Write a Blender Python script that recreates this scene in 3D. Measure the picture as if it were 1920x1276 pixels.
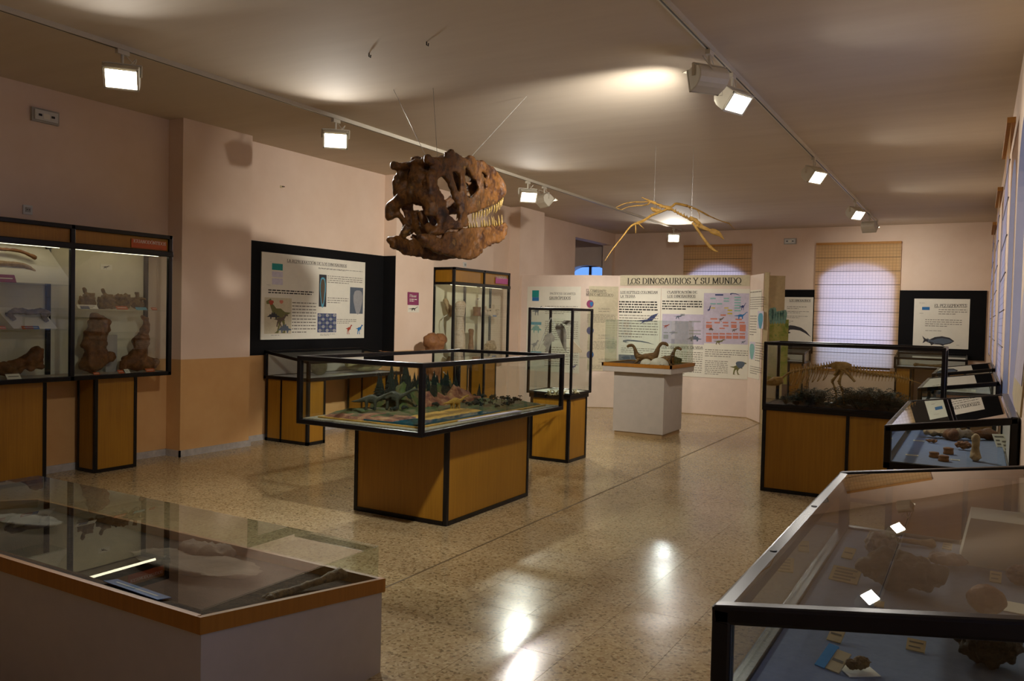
import bpy, bmesh, math, random
from mathutils import Vector, Matrix, noise
# ------------------------------------------------------------------ scene, camera, light
sc = bpy.context.scene
for o in list(bpy.data.objects): bpy.data.objects.remove(o)
COL = sc.collection
F = 1518.43; CAM = Vector((0, 0, 1.6))
def cam_axes(yaw, pitch, roll):
    f = Vector((math.sin(yaw)*math.cos(pitch), math.cos(yaw)*math.cos(pitch), math.sin(pitch)))
    r = f.cross(Vector((0, 0, 1))).normalized(); d = f.cross(r)
    c, s = math.cos(roll), math.sin(roll)
    return c*r + s*d, -s*r + c*d, f
RIGHT, DOWN, FWD = cam_axes(*[math.radians(a) for a in (-29.899, -1.7157, -1.3308)])
cd = bpy.data.cameras.new('camera'); cam = bpy.data.objects.new('camera', cd); COL.objects.link(cam)
cd.sensor_fit = 'HORIZONTAL'; cd.sensor_width = 36; cd.lens = F/1920*36; cd.clip_start = .05; cd.clip_end = 200
cam.matrix_world = Matrix(((RIGHT.x, -DOWN.x, -FWD.x, CAM.x), (RIGHT.y, -DOWN.y, -FWD.y, CAM.y), (RIGHT.z, -DOWN.z, -FWD.z, CAM.z), (0, 0, 0, 1)))
sc.camera = cam
sc.view_settings.view_transform = 'Standard'; sc.view_settings.look = 'None'
sc.view_settings.exposure = 0.4; sc.view_settings.gamma = 1; sc.view_settings.use_curve_mapping = False
sc.cycles.use_denoising = True; sc.cycles.max_bounces = 8; sc.cycles.diffuse_bounces = 4; sc.cycles.glossy_bounces = 4
sc.cycles.transparent_max_bounces = 48; sc.cycles.sample_clamp_indirect = 4; sc.cycles.caustics_reflective = False; sc.cycles.caustics_refractive = False
wd = bpy.data.worlds.new('sky'); sc.world = wd; wd.use_nodes = True
bg = wd.node_tree.nodes['Background']; bg.inputs[0].default_value = (.17, .37, 1, 1); bg.inputs[1].default_value = .95
LAMP_W = 24.0          # power of one track spotlight
LAMP_COL = (1, .95, .87)
DAY_W = 3.6            # daylight area light outside one window
TUBE = 3.0             # glow of the cabinet tubes
LAMPS = [  # track x, y, aim point, power factor, beam spread in degrees
    (-5.83, 3.97, (-2.2, 0.9, 0.3), .8, 120), (-5.83, 6.38, (-2.3, 2.4, .5), .9, 120), (-5.83, 10.5, (-2.6, 7.0, .2), .9, 120),
    (-5.83, 11.02, (-4.4, 13.5, 1.0), .8, 110), (-5.83, 17.1, (-3.2, 10.5, .9), 1.0, 125),
    (-1.79, 5.94, (-7.6, 10.8, 1.25), 1.95, 85), (-1.79, 6.58, (.2, 5.75, 1.6), .55, 125), (-1.79, 10.3, (.2, 9.3, 1.6), .55, 125),
    (-1.79, 14.1, (.2, 12.9, 1.6), .55, 125), (-1.79, 16.1, (-1.2, 18.1, 1.5), .48, 130), (-1.79, 3.0, (-4.6, 5.7, .3), .55, 72)]

def ray(px, py): return (RIGHT*((px-960)/F) + DOWN*((py-638)/F) + FWD)
def onz(px, py, z): d = ray(px, py); return CAM + d*((z-CAM.z)/d.z)
def onx(px, py, x): d = ray(px, py); return CAM + d*(x/d.x)
def ony(px, py, y): d = ray(px, py); return CAM + d*(y/d.y)
def atdepth(px, py, dep): return CAM + ray(px, py)*dep

# ------------------------------------------------------------------ materials
def lin(h):
    h = h.lstrip('#'); v = [int(h[i:i+2], 16)/255 for i in (0, 2, 4)]
    return tuple(c/12.92 if c <= .04045 else ((c+.055)/1.055)**2.4 for c in v) + (1,)
MATS = {}
class NT:
    def __init__(s, name):
        s.m = bpy.data.materials.new(name); s.m.use_nodes = True; s.t = s.m.node_tree; s.n = s.t.nodes
        s.out = s.n['Material Output']; s.b = s.n['Principled BSDF']; MATS[name] = s.m
    def add(s, kind, **kw):
        nd = s.n.new(kind)
        for k, v in kw.items(): setattr(nd, k, v)
        return nd
    def link(s, a, b): s.t.links.new(a, b)
    def pos(s, scale=(1, 1, 1), obj=False):
        if obj: src = s.add('ShaderNodeTexCoord').outputs['Object']
        else: src = s.add('ShaderNodeNewGeometry').outputs['Position']
        mp = s.add('ShaderNodeMapping'); mp.inputs['Scale'].default_value = scale; s.link(src, mp.inputs[0]); return mp.outputs[0]
    def noise(s, vec, scale, detail=4, rough=.6):
        nz = s.add('ShaderNodeTexNoise'); nz.inputs['Scale'].default_value = scale; nz.inputs['Detail'].default_value = detail
        nz.inputs['Roughness'].default_value = rough; s.link(vec, nz.inputs['Vector']); return nz.outputs['Fac']
    def ramp(s, fac, stops):
        r = s.add('ShaderNodeValToRGB'); e = r.color_ramp.elements
        while len(e) < len(stops): e.new(.5)
        for el, (p, c) in zip(e, stops): el.position = p; el.color = c
        s.link(fac, r.inputs[0]); return r.outputs[0]
    def mix(s, fac, a, b, mode='MIX'):
        mx = s.add('ShaderNodeMix', data_type='RGBA', blend_type=mode)
        for inp, v in ((mx.inputs[0], fac), (mx.inputs[6], a), (mx.inputs[7], b)):
            if hasattr(v, 'links'): s.link(v, inp)
            else: inp.default_value = v
        return mx.outputs[2]
    def math(s, op, a, b=0.0):
        m = s.add('ShaderNodeMath', operation=op)
        for inp, v in ((m.inputs[0], a), (m.inputs[1], b)):
            if hasattr(v, 'links'): s.link(v, inp)
            else: inp.default_value = v
        return m.outputs[0]
    def base(s, c):
        i = s.b.inputs['Base Color']
        if hasattr(c, 'links'): s.link(c, i)
        else: i.default_value = c
    def rough(s, r, spec=.5): s.b.inputs['Roughness'].default_value = r; s.b.inputs['Specular IOR Level'].default_value = spec
    def bump(s, h, strength=.3, dist=.01):
        b = s.add('ShaderNodeBump'); b.inputs['Strength'].default_value = strength; b.inputs['Distance'].default_value = dist
        s.link(h, b.inputs['Height']); s.link(b.outputs[0], s.b.inputs['Normal'])
def plain(name, hexc, rough=.6, spec=.4, var=.06, scale=8):
    n = NT(name); c = lin(hexc); f = n.noise(n.pos(), scale)
    d = tuple(x*(1-var*2) for x in c[:3])+(1,); l = tuple(min(1, x*(1+var)) for x in c[:3])+(1,)
    n.base(n.ramp(f, [(.3, d), (.7, l)])); n.rough(rough, spec); return n.m
def bone(name, cs, scale=9, rough=.6, bump=.5, spec=.35):
    n = NT(name); p = n.pos(obj=True); f = n.noise(p, scale, 6, .65)
    n.base(n.ramp(f, [(.28+.44*i/(len(cs)-1), lin(c)) for i, c in enumerate(cs)])); n.rough(rough, spec)
    n.bump(n.noise(p, scale*5, 5), bump, .01); return n.m
def wood(name, a, b, scale=1.0, rough=.45):
    n = NT(name); f = n.noise(n.pos((60*scale, 60*scale, 2.2*scale)), 1, 5, .6); g = n.noise(n.pos(), 1.3, 2)
    n.base(n.mix(.35, n.ramp(f, [(.3, lin(a)), (.7, lin(b))]), n.ramp(g, [(.35, lin(a)), (.65, lin(b))]))); n.rough(rough, .4)
    n.bump(f, .05, .002); return n.m
# walls: cream paint above, orange dado paint below 1.05 m
n = NT('wall_paint'); p = n.pos(); sep = n.add('ShaderNodeSeparateXYZ'); n.link(p, sep.inputs[0])
up = n.ramp(n.noise(p, 1.6, 5), [(.3, lin('#dcc3ac')), (.7, lin('#e4cdb8'))]); dn = n.ramp(n.noise(p, 2.2, 5), [(.3, lin('#c99a62')), (.7, lin('#d4a870'))])
n.base(n.mix(n.math('MAXIMUM', n.math('GREATER_THAN', sep.outputs[2], 1.052), n.math('GREATER_THAN', sep.outputs[1], 12.2)), dn, up)); n.rough(.75, .25); n.bump(n.noise(p, 60, 3), .06, .003)
n = NT('plain_wall_paint'); p = n.pos(); n.base(n.ramp(n.noise(p, 1.6, 5), [(.3, lin('#dcc3ac')), (.7, lin('#e4cdb8'))])); n.rough(.75, .25); n.bump(n.noise(p, 60, 3), .06, .003)
n = NT('ceiling_paint'); p = n.pos((.35, 3, 1)); n.base(n.ramp(n.noise(p, 1.5, 5), [(.3, lin('#c9baa6')), (.7, lin('#d0c2ae'))])); n.rough(.8, .2); n.bump(n.noise(p, 2.5, 4), .12, .01)
def terrazzo():
    n = NT('terrazzo'); p = n.pos(); w = n.noise(p, 2.0, 3)
    base = n.ramp(w, [(.3, lin('#a9936a')), (.7, lin('#b9a47c'))])
    vo = n.add('ShaderNodeTexVoronoi'); vo.inputs['Scale'].default_value = 75; n.link(p, vo.inputs['Vector'])
    sepc = n.add('ShaderNodeSeparateColor'); n.link(vo.outputs['Color'], sepc.inputs[0])
    chip = n.ramp(sepc.outputs[0], [(0, lin('#4a3a22')), (.10, lin('#6a5332')), (.16, lin('#a8916a')), (.55, lin('#b7a279')), (.8, lin('#cfbd95')), (1, lin('#8c6a45'))])
    c = n.mix(.6, base, chip); oi = n.add('ShaderNodeObjectInfo')
    c = n.mix(1, c, n.ramp(oi.outputs['Random'], [(0, (.90, .89, .87, 1)), (1, (1, 1, 1, 1))]), 'MULTIPLY')
    n.base(c); n.rough(.16, .5); r = n.ramp(n.noise(p, 3, 4), [(.3, (.13,)*3+(1,)), (.7, (.22,)*3+(1,))]); n.link(r, n.b.inputs['Roughness'])
terrazzo()
plain('joint', '#6d5a3c', .7); plain('marble', '#b3aca4', .4, .5, .12, 14)
wood('oak', '#8a5e14', '#a3731f'); wood('rim_wood', '#925f1c', '#a87026', .8)
n = NT('black_frame'); n.base(n.ramp(n.noise(n.pos(), 12), [(.3, lin('#0b0a0b')), (.7, lin('#131112'))])); n.rough(.26, .32)
plain('bronze_frame', '#4a3d33', .35, .5); plain('black_paper', '#0c0b0c', .85, .2, .1, 3); plain('white_paper', '#e2ddcc', .6, .3, .02)
plain('white_laminate', '#b5ada2', .5, .4, .03); plain('lamp_white', '#d6d0bd', .45, .4, .03); plain('track_white', '#cdc6b4', .4, .4, .03)
plain('dark_metal', '#262422', .45); plain('chrome', '#9a968e', .25, .6); plain('cream_panel', '#d9d2b8', .7, .3, .03); plain('white_cloth', '#b9b6ba', .85, .2, .04)
plain('blue_cloth', '#76829a', .9, .15, .05, 30); plain('partition_paint', '#e0ccbc', .7, .25, .02); plain('skirting', '#a58a62', .5)
plain('grey_plastic', '#a9a69c', .5); plain('ink', '#33302c', .7, .2, .02); plain('faint_ink', '#7c766a', .7, .2, .02); plain('lens_grey', '#cfcfc8', .3)
for k, v in dict(teal='#1f8a86', blue='#2f6fa8', pale='#cfc9d4', purple='#8c3b62', orange='#b4572f', red='#a8452e', green='#6fa24a', yellow='#c9b24a', sky='#5c9fb4',
                 skyblue='#4a8fc0', navy='#3a4470', lilac='#c3b9c9', rose='#b04a86', tagwood='#c6b48c', slate='#5a6470', brownprint='#5f5142', teal2='#7fb0aa', salmon='#c77b66', grey='#9a9a9a',
                 darkprint='#38363a', olive='#6d6a3c', cardblue='#3f5f97', cream='#c8bd9f', railwood='#b5803f').items(): plain('p_'+k, v, .6, .3, .05, 20)
bone('skull_bone', ['#140a05', '#381f0e', '#68421a', '#402914', '#8c642c'], 6, .5, 1.0); bone('tooth', ['#5c4418', '#94783a', '#b89e60'], 12, .4, .2)
bone('ptero_bone', ['#7d5a22', '#a8803a', '#c49a4e'], 14); bone('fossil_dark', ['#3a2c1c', '#5c4426', '#7d6238', '#4c3a24'], 16); bone('fossil_deep', ['#1c1610', '#30261a', '#423424'], 16); bone('fossil_brown', ['#4a2c16', '#6b4322', '#8a5a30'], 14)
bone('fossil_tan', ['#7c6444', '#a08660', '#b59a74', '#8a6e4c'], 16); bone('fossil_pale', ['#a59078', '#c2ad94', '#b29678'], 14); bone('fossil_grey', ['#56504a', '#7b736a', '#958a7c'], 14)
bone('fossil_red', ['#5c3a22', '#7c5230', '#8e643c'], 10); bone('rock_olive', ['#6f6746', '#8c835c', '#a0966c'], 10); bone('matrix_brown', ['#4b3c2e', '#6f5c48', '#8a7660'], 6, .8, .8)
bone('skeleton_bone', ['#8a6426', '#b48a44', '#cca45c'], 20); bone('egg_white', ['#bdb09c', '#d6cab6'], 12, .6, .3); bone('baby_skin', ['#4a3218', '#6b4a24', '#8a6434'], 20); bone('soil', ['#2c1f16', '#433122', '#574230'], 25, .9, 1)
bone('dino_skin', ['#1e2118', '#2e3224', '#3e4230'], 20); bone('conifer', ['#080f0a', '#121f17', '#1d3022'], 30, .8, .6); bone('fern', ['#12180c', '#202a14', '#303c20'], 20, .8, .3)
bone('terrain_green', ['#182612', '#3a4a20', '#56482a', '#283a1e'], 9, .9, .8); bone('terrain_rock', ['#38201a', '#683c2c', '#886042', '#a8885c'], 12, .9, .8); bone('terrain_sand', ['#7c5e22', '#ac8636', '#6e5a2a'], 10, .9, .8)
bone('gravel', ['#6d6654', '#98907a', '#b5ad95', '#7c7462'], 70, .9, 1); bone('mural_meadow', ['#56803c', '#8a9a48', '#b0a860', '#5c8a48'], 9, .8, .1); bone('mural_trees', ['#5c9c94', '#8ab0a4', '#4c8a84'], 14, .8, .1)
n = NT('water'); n.base(lin('#164a5a')); n.rough(.08)
def glass(name, tint=(.965, .985, .97, 1), k=1.7, ior=1.5, streak=0.0):
    n = NT(name); n.n.remove(n.b); tr = n.add('ShaderNodeBsdfTransparent'); tr.inputs[0].default_value = tint
    gl = n.add('ShaderNodeBsdfGlossy'); gl.inputs['Roughness'].default_value = .0
    fr = n.add('ShaderNodeFresnel'); fr.inputs[0].default_value = ior; ge = n.add('ShaderNodeNewGeometry')
    fac = n.math('MULTIPLY', n.math('MULTIPLY', fr.outputs[0], k), n.math('SUBTRACT', 1.0, ge.outputs['Backfacing']))
    cl = n.math('MINIMUM', fac, 1.0)
    mx = n.add('ShaderNodeMixShader'); n.link(cl, mx.inputs[0]); n.link(tr.outputs[0], mx.inputs[1]); n.link(gl.outputs[0], mx.inputs[2]); n.link(mx.outputs[0], n.out.inputs[0])
glass('glass'); glass('green_glass', (.955, .982, .97, 1)); glass('window_glass', (.95, .98, 1, 1), 1.0)
def emit(name, col, st):
    n = NT(name); n.base(col); n.b.inputs['Emission Color'].default_value = col; n.b.inputs['Emission Strength'].default_value = st
emit('lamp_glow', (1, .93, .84, 1), 14); emit('tube_glow', (1, .88, .62, 1), TUBE)
def blind(name, axis):
    n = NT(name); n.n.remove(n.b); p = n.pos(); s = n.add('ShaderNodeSeparateXYZ'); n.link(p, s.inputs[0])
    def line(o, step, th): return n.math('LESS_THAN', n.math('FRACT', n.math('DIVIDE', o, step)), th)
    g = n.math('MAXIMUM', line(s.outputs[axis], .062, .12), line(s.outputs[2], .062, .12))
    c = n.mix(n.math('MULTIPLY', g, .45), n.ramp(n.noise(p, 5), [(.3, lin('#e2ba7a')), (.7, lin('#ecc688'))]), lin('#8c6a48'))
    d = n.add('ShaderNodeBsdfDiffuse'); t = n.add('ShaderNodeBsdfTranslucent'); mx = n.add('ShaderNodeMixShader'); mx.inputs[0].default_value = .5
    t2 = n.mix(n.math('MULTIPLY', g, .4), lin('#efe2dc'), lin('#a89080'))
    n.link(c, d.inputs[0]); n.link(t2, t.inputs[0]); n.link(d.outputs[0], mx.inputs[1]); n.link(t.outputs[0], mx.inputs[2]); n.link(mx.outputs[0], n.out.inputs[0])
blind('blind_far', 0); blind('blind_side', 1)

# ------------------------------------------------------------------ geometry helpers
class MB:
    def __init__(s): s.v = []; s.f = []
    def poly(s, pts): i = len(s.v); s.v += [tuple(p) for p in pts]; s.f.append(list(range(i, i+len(pts)))); return s
    def box(s, x0, x1, y0, y1, z0, z1):
        i = len(s.v); s.v += [(x, y, z) for x in (x0, x1) for y in (y0, y1) for z in (z0, z1)]
        s.f += [[i+a for a in q] for q in ((0, 1, 3, 2), (4, 6, 7, 5), (0, 4, 5, 1), (2, 3, 7, 6), (0, 2, 6, 4), (1, 5, 7, 3))]; return s
    def prism(s, pts, ext):   # pts: 3d polygon, ext: extrusion vector
        n = len(pts); i = len(s.v); e = Vector(ext); s.v += [tuple(p) for p in pts] + [tuple(Vector(p)+e) for p in pts]
        s.f += [list(range(i+n-1, i-1, -1)), list(range(i+n, i+2*n))] + [[i+k, i+(k+1) % n, i+n+(k+1) % n, i+n+k] for k in range(n)]; return s
    def beam(s, a, b, w, h=None, up=(0, 0, 1)):
        a, b = Vector(a), Vector(b); d = (b-a).normalized(); u = Vector(up)
        if abs(d.dot(u)) > .95: u = Vector((0, 1, 0))
        r = d.cross(u).normalized(); u = r.cross(d); h = h or w
        return s.prism([a+r*x*w/2+u*y*h/2 for x, y in ((-1, -1), (1, -1), (1, 1), (-1, 1))], b-a)
    def tube(s, pts, rad, seg=8, flat=1.0):
        pts = [Vector(p) for p in pts]; n = len(pts)
        if not hasattr(rad, '__len__'): rad = [rad]*n
        i = len(s.v); prev = None
        for k, p in enumerate(pts):
            d = (pts[min(k+1, n-1)]-pts[max(k-1, 0)]).normalized()
            if prev is None:
                u = Vector((0, 0, 1)) if abs(d.z) < .9 else Vector((0, 1, 0)); r = d.cross(u).normalized()
            else: r = (prev-d*prev.dot(d)).normalized()
            prev = r; u = r.cross(d)
            for a in range(seg):
                t = 2*math.pi*a/seg; s.v.append(tuple(p+(r*math.cos(t)*flat+u*math.sin(t))*rad[k]))
        for k in range(n-1):
            for a in range(seg):
                s.f.append([i+k*seg+a, i+k*seg+(a+1) % seg, i+(k+1)*seg+(a+1) % seg, i+(k+1)*seg+a])
        s.f.append([i+a for a in range(seg)][::-1]); s.f.append([i+(n-1)*seg+a for a in range(seg)]); return s
    def ell(s, c, r, seg=12, rings=7, rot=None):
        c = Vector(c); i = len(s.v)
        if not hasattr(r, '__len__'): r = (r, r, r)
        P = []
        for a in range(1, rings):
            ph = math.pi*a/rings
            for b in range(seg):
                th = 2*math.pi*b/seg; P.append(Vector((r[0]*math.sin(ph)*math.cos(th), r[1]*math.sin(ph)*math.sin(th), r[2]*math.cos(ph))))
        P += [Vector((0, 0, r[2])), Vector((0, 0, -r[2]))]
        if rot is not None: P = [rot @ q for q in P]
        s.v += [tuple(c+q) for q in P]; t = i+len(P)-2; b_ = t+1
        for a in range(rings-2):
            for b in range(seg): s.f.append([i+a*seg+b, i+(a+1)*seg+b, i+(a+1)*seg+(b+1) % seg, i+a*seg+(b+1) % seg])
        for b in range(seg): s.f.append([t, i+b, i+(b+1) % seg]); s.f.append([b_, i+(rings-2)*seg+(b+1) % seg, i+(rings-2)*seg+b])
        return s
    def mesh(s, name, fix=True):
        m = bpy.data.meshes.new(name); m.from_pydata(s.v, [], s.f)
        if fix:
            bm = bmesh.new(); bm.from_mesh(m); bmesh.ops.recalc_face_normals(bm, faces=bm.faces); bm.to_mesh(m); bm.free()
        m.update(); return m
def wmat(o): return o.matrix_basis.copy() if o.parent is None else wmat(o.parent) @ o.matrix_parent_inverse @ o.matrix_basis
def put(name, me, mat=None, parent=None, loc=None, rot=None, smooth=False, world=True, scale=None):
    """link a mesh as one object; world=True: the mesh holds world coordinates and is moved under its parent"""
    o = bpy.data.objects.new(name, me); COL.objects.link(o)
    if mat and not me.materials: me.materials.append(MATS[mat])
    if smooth:
        for p in me.polygons: p.use_smooth = True
    if parent is not None:
        o.parent = parent
        if world: o.matrix_parent_inverse = wmat(parent).inverted()
    if loc is not None: o.location = loc
    if rot is not None: o.rotation_euler = rot
    if scale is not None: o.scale = scale
    return o
def tag(o, label=None, cat=None, group=None, kind=None):
    for k, v in (('label', label), ('category', cat), ('group', group), ('kind', kind)):
        if v: o[k] = v
    return o
def thing(name, label, cat, loc=(0, 0, 0), rotz=0, group=None):
    o = bpy.data.objects.new(name, None); COL.objects.link(o); o.location = loc; o.rotation_euler = (0, 0, rotz); o.empty_display_size = .1
    return tag(o, label, cat, group)
def solo(name, mb, mat, label, cat, group=None, smooth=False, base=True):
    """a thing that is one mesh, its origin moved to its base"""
    me = mb.mesh(name) if isinstance(mb, MB) else mb
    xs = [v.co for v in me.vertices]; c = Vector((sum(v.x for v in xs)/len(xs), sum(v.y for v in xs)/len(xs), min(v.z for v in xs)))
    me.transform(Matrix.Translation(-c)); o = put(name, me, mat, loc=c, smooth=smooth); return tag(o, label, cat, group)
def bev(o, w=.006, seg=2):
    b = o.modifiers.new('bevel', 'BEVEL'); b.width = w; b.segments = seg; b.limit_method = 'ANGLE'; return o
def struct(name, mb, mat): return tag(put(name, mb.mesh(name), mat), kind='structure')
def organic(mb, voxel, amp=0.0, nscale=10.0, seed=0, smooth=2):
    """melt overlapping tubes and blobs into one continuous surface"""
    me = mb.mesh('organic'); o = bpy.data.objects.new('organic_tmp', me); COL.objects.link(o)
    r = o.modifiers.new('r', 'REMESH'); r.mode = 'VOXEL'; r.voxel_size = voxel
    if smooth: s = o.modifiers.new('s', 'SMOOTH'); s.iterations = smooth; s.factor = .5
    dg = bpy.context.evaluated_depsgraph_get(); dg.update()
    out = bpy.data.meshes.new_from_object(o.evaluated_get(dg)); bpy.data.objects.remove(o); bpy.data.meshes.remove(me)
    if amp:
        off = Vector((seed*3.7, seed*1.3, seed*2.1))
        ns = [v.normal.copy() for v in out.vertices]
        for v, nn in zip(out.vertices, ns):
            v.co += nn*amp*(noise.fractal(v.co*nscale+off, 1.0, 2.0, 3))
    for p in out.polygons: p.use_smooth = True
    out.update(); return out
def lerp(a, b, t): return a+(b-a)*t
def spline(pts, n=4):
    P = [Vector(p) for p in pts]; out = []
    for i in range(len(P)-1):
        a, b, c, d = P[max(i-1, 0)], P[i], P[i+1], P[min(i+2, len(P)-1)]
        for k in range(n):
            t = k/n; out.append(.5*((2*b)+(c-a)*t+(2*a-5*b+4*c-d)*t*t+(3*b-a-3*c+d)*t**3))
    return out+[P[-1]]
# ------------------------------------------------------------------ the room
XL, XR, YN, YF, ZC = -7.64, .22, -3.0, 18.15, 3.63
SX, SY = 1.6, 3.67                      # window bays on the right wall
# floor: terrazzo tiles
T = .40; TILE = MB().box(-T/2+.0008, T/2-.0008, -T/2+.0008, T/2-.0008, -.02, 0).mesh('floor_tile')
TILE.materials.append(MATS['terrazzo'])
floor = struct('floor', MB().box(-11.5, .8, YN-.3, 19.5, -.2, -.003), 'joint')
cells = []
for i in range(int((XR-XL)/T)+2):
    for j in range(int((YF-YN)/T)+1):
        x, y = XL+T*(i+.5), YN+T*(j+.5)
        if x-T/2 > XR: continue
        v = Vector((x, y, 0))-CAM; dep = v.dot(FWD)
        px, py = (960+F*v.dot(RIGHT)/dep, 638+F*v.dot(DOWN)/dep) if dep > .3 else (-1e4, 0)
        hid = px < -60 or px > 1960 or py > 1340 or (x > -1.75 and y > 2.2) or x > -.5 or (-4.35 < x < -3.4 and 5.0 < y < 6.3) or (x < -2.2 and y < 2.9) or y > 13.4 or (px < 760 and py > 1120) or x < -7.3
        cells.append((hid, dep if dep > 0 else 99, x, y))
cells.sort()
rest = MB()
for k, (hid, dep, x, y) in enumerate(cells):
    if k < 300: put('floor_tile', TILE, parent=floor, loc=(x, y, 0), world=False)
    else: rest.box(x-T/2+.0008, x+T/2-.0008, y-T/2+.0008, y+T/2-.0008, -.02, 0)
tag(put('floor_tiles', rest.mesh('floor_tiles', False), 'terrazzo', floor), kind='stuff')
tag(put('floor_joint', MB().box(-2.955, -2.94, YN, 13.1, -.01, .0006).mesh('floor_joint'), 'joint', floor), kind=None)
struct('ceiling', MB().box(-11.5, .8, YN-.3, 19.5, ZC, ZC+.2), 'ceiling_paint')
# left wall with an opening to the side room
OY0, OY1, OZ = 15.95, 18.0, 3.35
struct('wall_left', MB().box(XL-.25, XL, YN-.3, OY0, 0, ZC).box(XL-.25, XL, OY0, OY1, OZ, ZC).box(XL-.25, XL, OY1, YF+.4, 0, ZC), 'wall_paint')
for k, y in enumerate((5.76, 9.43, 13.1)): struct('trim_%d' % (k+1), MB().box(XL-.01, -7.41, y, y+.95, 0, ZC), 'wall_paint')
b = MB()
for y0, y1, x in ((YN, 5.76, XL), (6.71, 9.43, XL), (10.38, 13.1, XL)): b.box(x, x+.018, y0, y1, 0, .07)
for y in (5.76, 9.43, 13.1): b.box(XL, -7.392, y-.018, y, 0, .07).box(-7.41, -7.392, y-.018, y+.968, 0, .07)
struct('baseboard_left', b, 'marble')
struct('wall_behind', MB().box(-11.5, .8, YN-.3, YN, 0, ZC), 'wall_paint')
# side room seen through the opening: its far wall has an arched window
def arch_ring(y0, y1, zs, zt, n=14):
    c = (y0+y1)/2; r = (y1-y0)/2
    return [(c-r*math.cos(math.pi*k/n), zs+(zt-zs)*math.sin(math.pi*k/n)) for k in range(n+1)]
def arched_wall(mb, a0, a1, z0, z1, holes, f, e):
    """wall strip in 2d (a, z) with arched holes; f maps (a, z) to 3d, e extrudes"""
    cur = a0
    def rect(p, q, r, s):
        if q > p and s > r: mb.prism([f(p, r), f(q, r), f(q, s), f(p, s)], e)
    for h0, h1, sill, zs, zt in holes:
        rect(cur, h0, z0, z1); rect(h0, h1, z0, sill)
        A = arch_ring(h0, h1, zs, zt)
        for (p, q), (r, s) in zip(A, A[1:]): mb.prism([f(p, q), f(r, s), f(r, z1), f(p, z1)], e)
        cur = h1
    rect(cur, a1, z0, z1); return mb
m = MB(); arched_wall(m, -11.2, XL-.25, 0, ZC, [(-8.95, -7.93, .9, 2.72, 2.9)], lambda a, z: (a, 18.3, z), (0, .35, 0))
m.box(-11.4, -11.2, 14.6, 18.7, 0, ZC).box(-11.2, XL-.25, 14.6, 14.8, 0, ZC); struct('wall_side_room', m, 'plain_wall_paint')
def window(name, f, a0, a1, z0, z1, zt):
    """frame with mullion and two panes; f maps (a, depth, z)"""
    def bx(mb, a, b, z, w, d0=0, d1=.05):
        p = [f(a, d0, z), f(b, d1, w)]; lo = [min(p[0][i], p[1][i]) for i in range(3)]; hi = [max(p[0][i], p[1][i]) for i in range(3)]
        return mb.box(lo[0], hi[0], lo[1], hi[1], lo[2], hi[2])
    m = MB(); c = (a0+a1)/2
    for a, b, z, w in ((a0, a0+.05, z0, z1), (a1-.05, a1, z0, z1), (a0, a1, z0, z0+.05), (a0, a1, z1-.05, z1), (c-.03, c+.03, z0, z1), (a0, a1, z0+(z1-z0)*.6, z0+(z1-z0)*.6+.04)): bx(m, a, b, z, w)
    w = struct(name, m, 'bronze_frame')
    for a, b in ((a0+.05, c-.03), (c+.03, a1-.05)): put('pane', bx(MB(), a, b, z0+.05, z1-.05, .02, .026).mesh('pane'), 'window_glass', w)
    return w
window('window_1', lambda a, d, z: (a, 18.5+d, z), -8.95, -7.93, .9, 2.92, 2.9)
# far wall with two windows
m = MB()
HF = [(-5.8, -4.48, .66, 2.82), (-2.9, -1.53, .66, 2.82)]
arched_wall(m, XL, XR+.5, 0, ZC, [(a, b, z0, z1-.35, z1) for a, b, z0, z1 in HF], lambda a, z: (a, YF, z), (0, .4, 0)); struct('wall_far', m, 'plain_wall_paint')
for k, (a, b, z0, z1) in enumerate(HF):
    window('window_%d' % (k+2), lambda a_, d, z: (a_, YF+.25+d, z), a, b, z0, z1, z1)
    struct('trim_%d' % (k+4), MB().box(a-.12, b+.12, YF-.06, YF+.02, z0-.05, z0), 'rim_wood')
# right wall with arched window niches
BAY = [.16, 5.72, 7.5, 7.5+SY, 7.5+2*SY]
m = MB(); arched_wall(m, YN-.3, YF+.4, 0, ZC, [(y+.1, y+1.5, .98, 2.55, 3.05) for y in BAY if y+1.6 < YF], lambda a, z: (XR, a, z), (.5, 0, 0))
struct('wall_right', m, 'plain_wall_paint')
for k, y in enumerate(BAY):
    window('window_%d' % (k+4), lambda a, d, z: (XR+.42+d, a, z), y+.1, y+1.5, .98, 3.06, 3)
# daylight outside the windows
def area(name, loc, dirv, sx, sy, w, col, spread=180):
    l = bpy.data.lights.new(name, 'AREA'); l.shape = 'RECTANGLE'; l.size = sx; l.size_y = sy; l.energy = w; l.color = col; l.spread = math.radians(spread)
    o = bpy.data.objects.new(name, l); COL.objects.link(o); o.location = loc; o.rotation_euler = Vector(dirv).to_track_quat('-Z', 'Y').to_euler(); return o
for y in BAY: area('daylight', (XR+.75, y+.8, 2.0), (-1, 0, 0), 1.9, 1.3, DAY_W, (.55, .75, 1))
for a, b, z0, z1 in HF: area('daylight', ((a+b)/2, YF+.7, 1.8), (0, -1, 0), 1.3, 2.2, DAY_W*5.4, (.74, .76, 1))
area('daylight', (-8.44, 19.0, 1.9), (0, -1, 0), 1.0, 2.0, DAY_W*.8, (.2, .38, 1))

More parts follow.
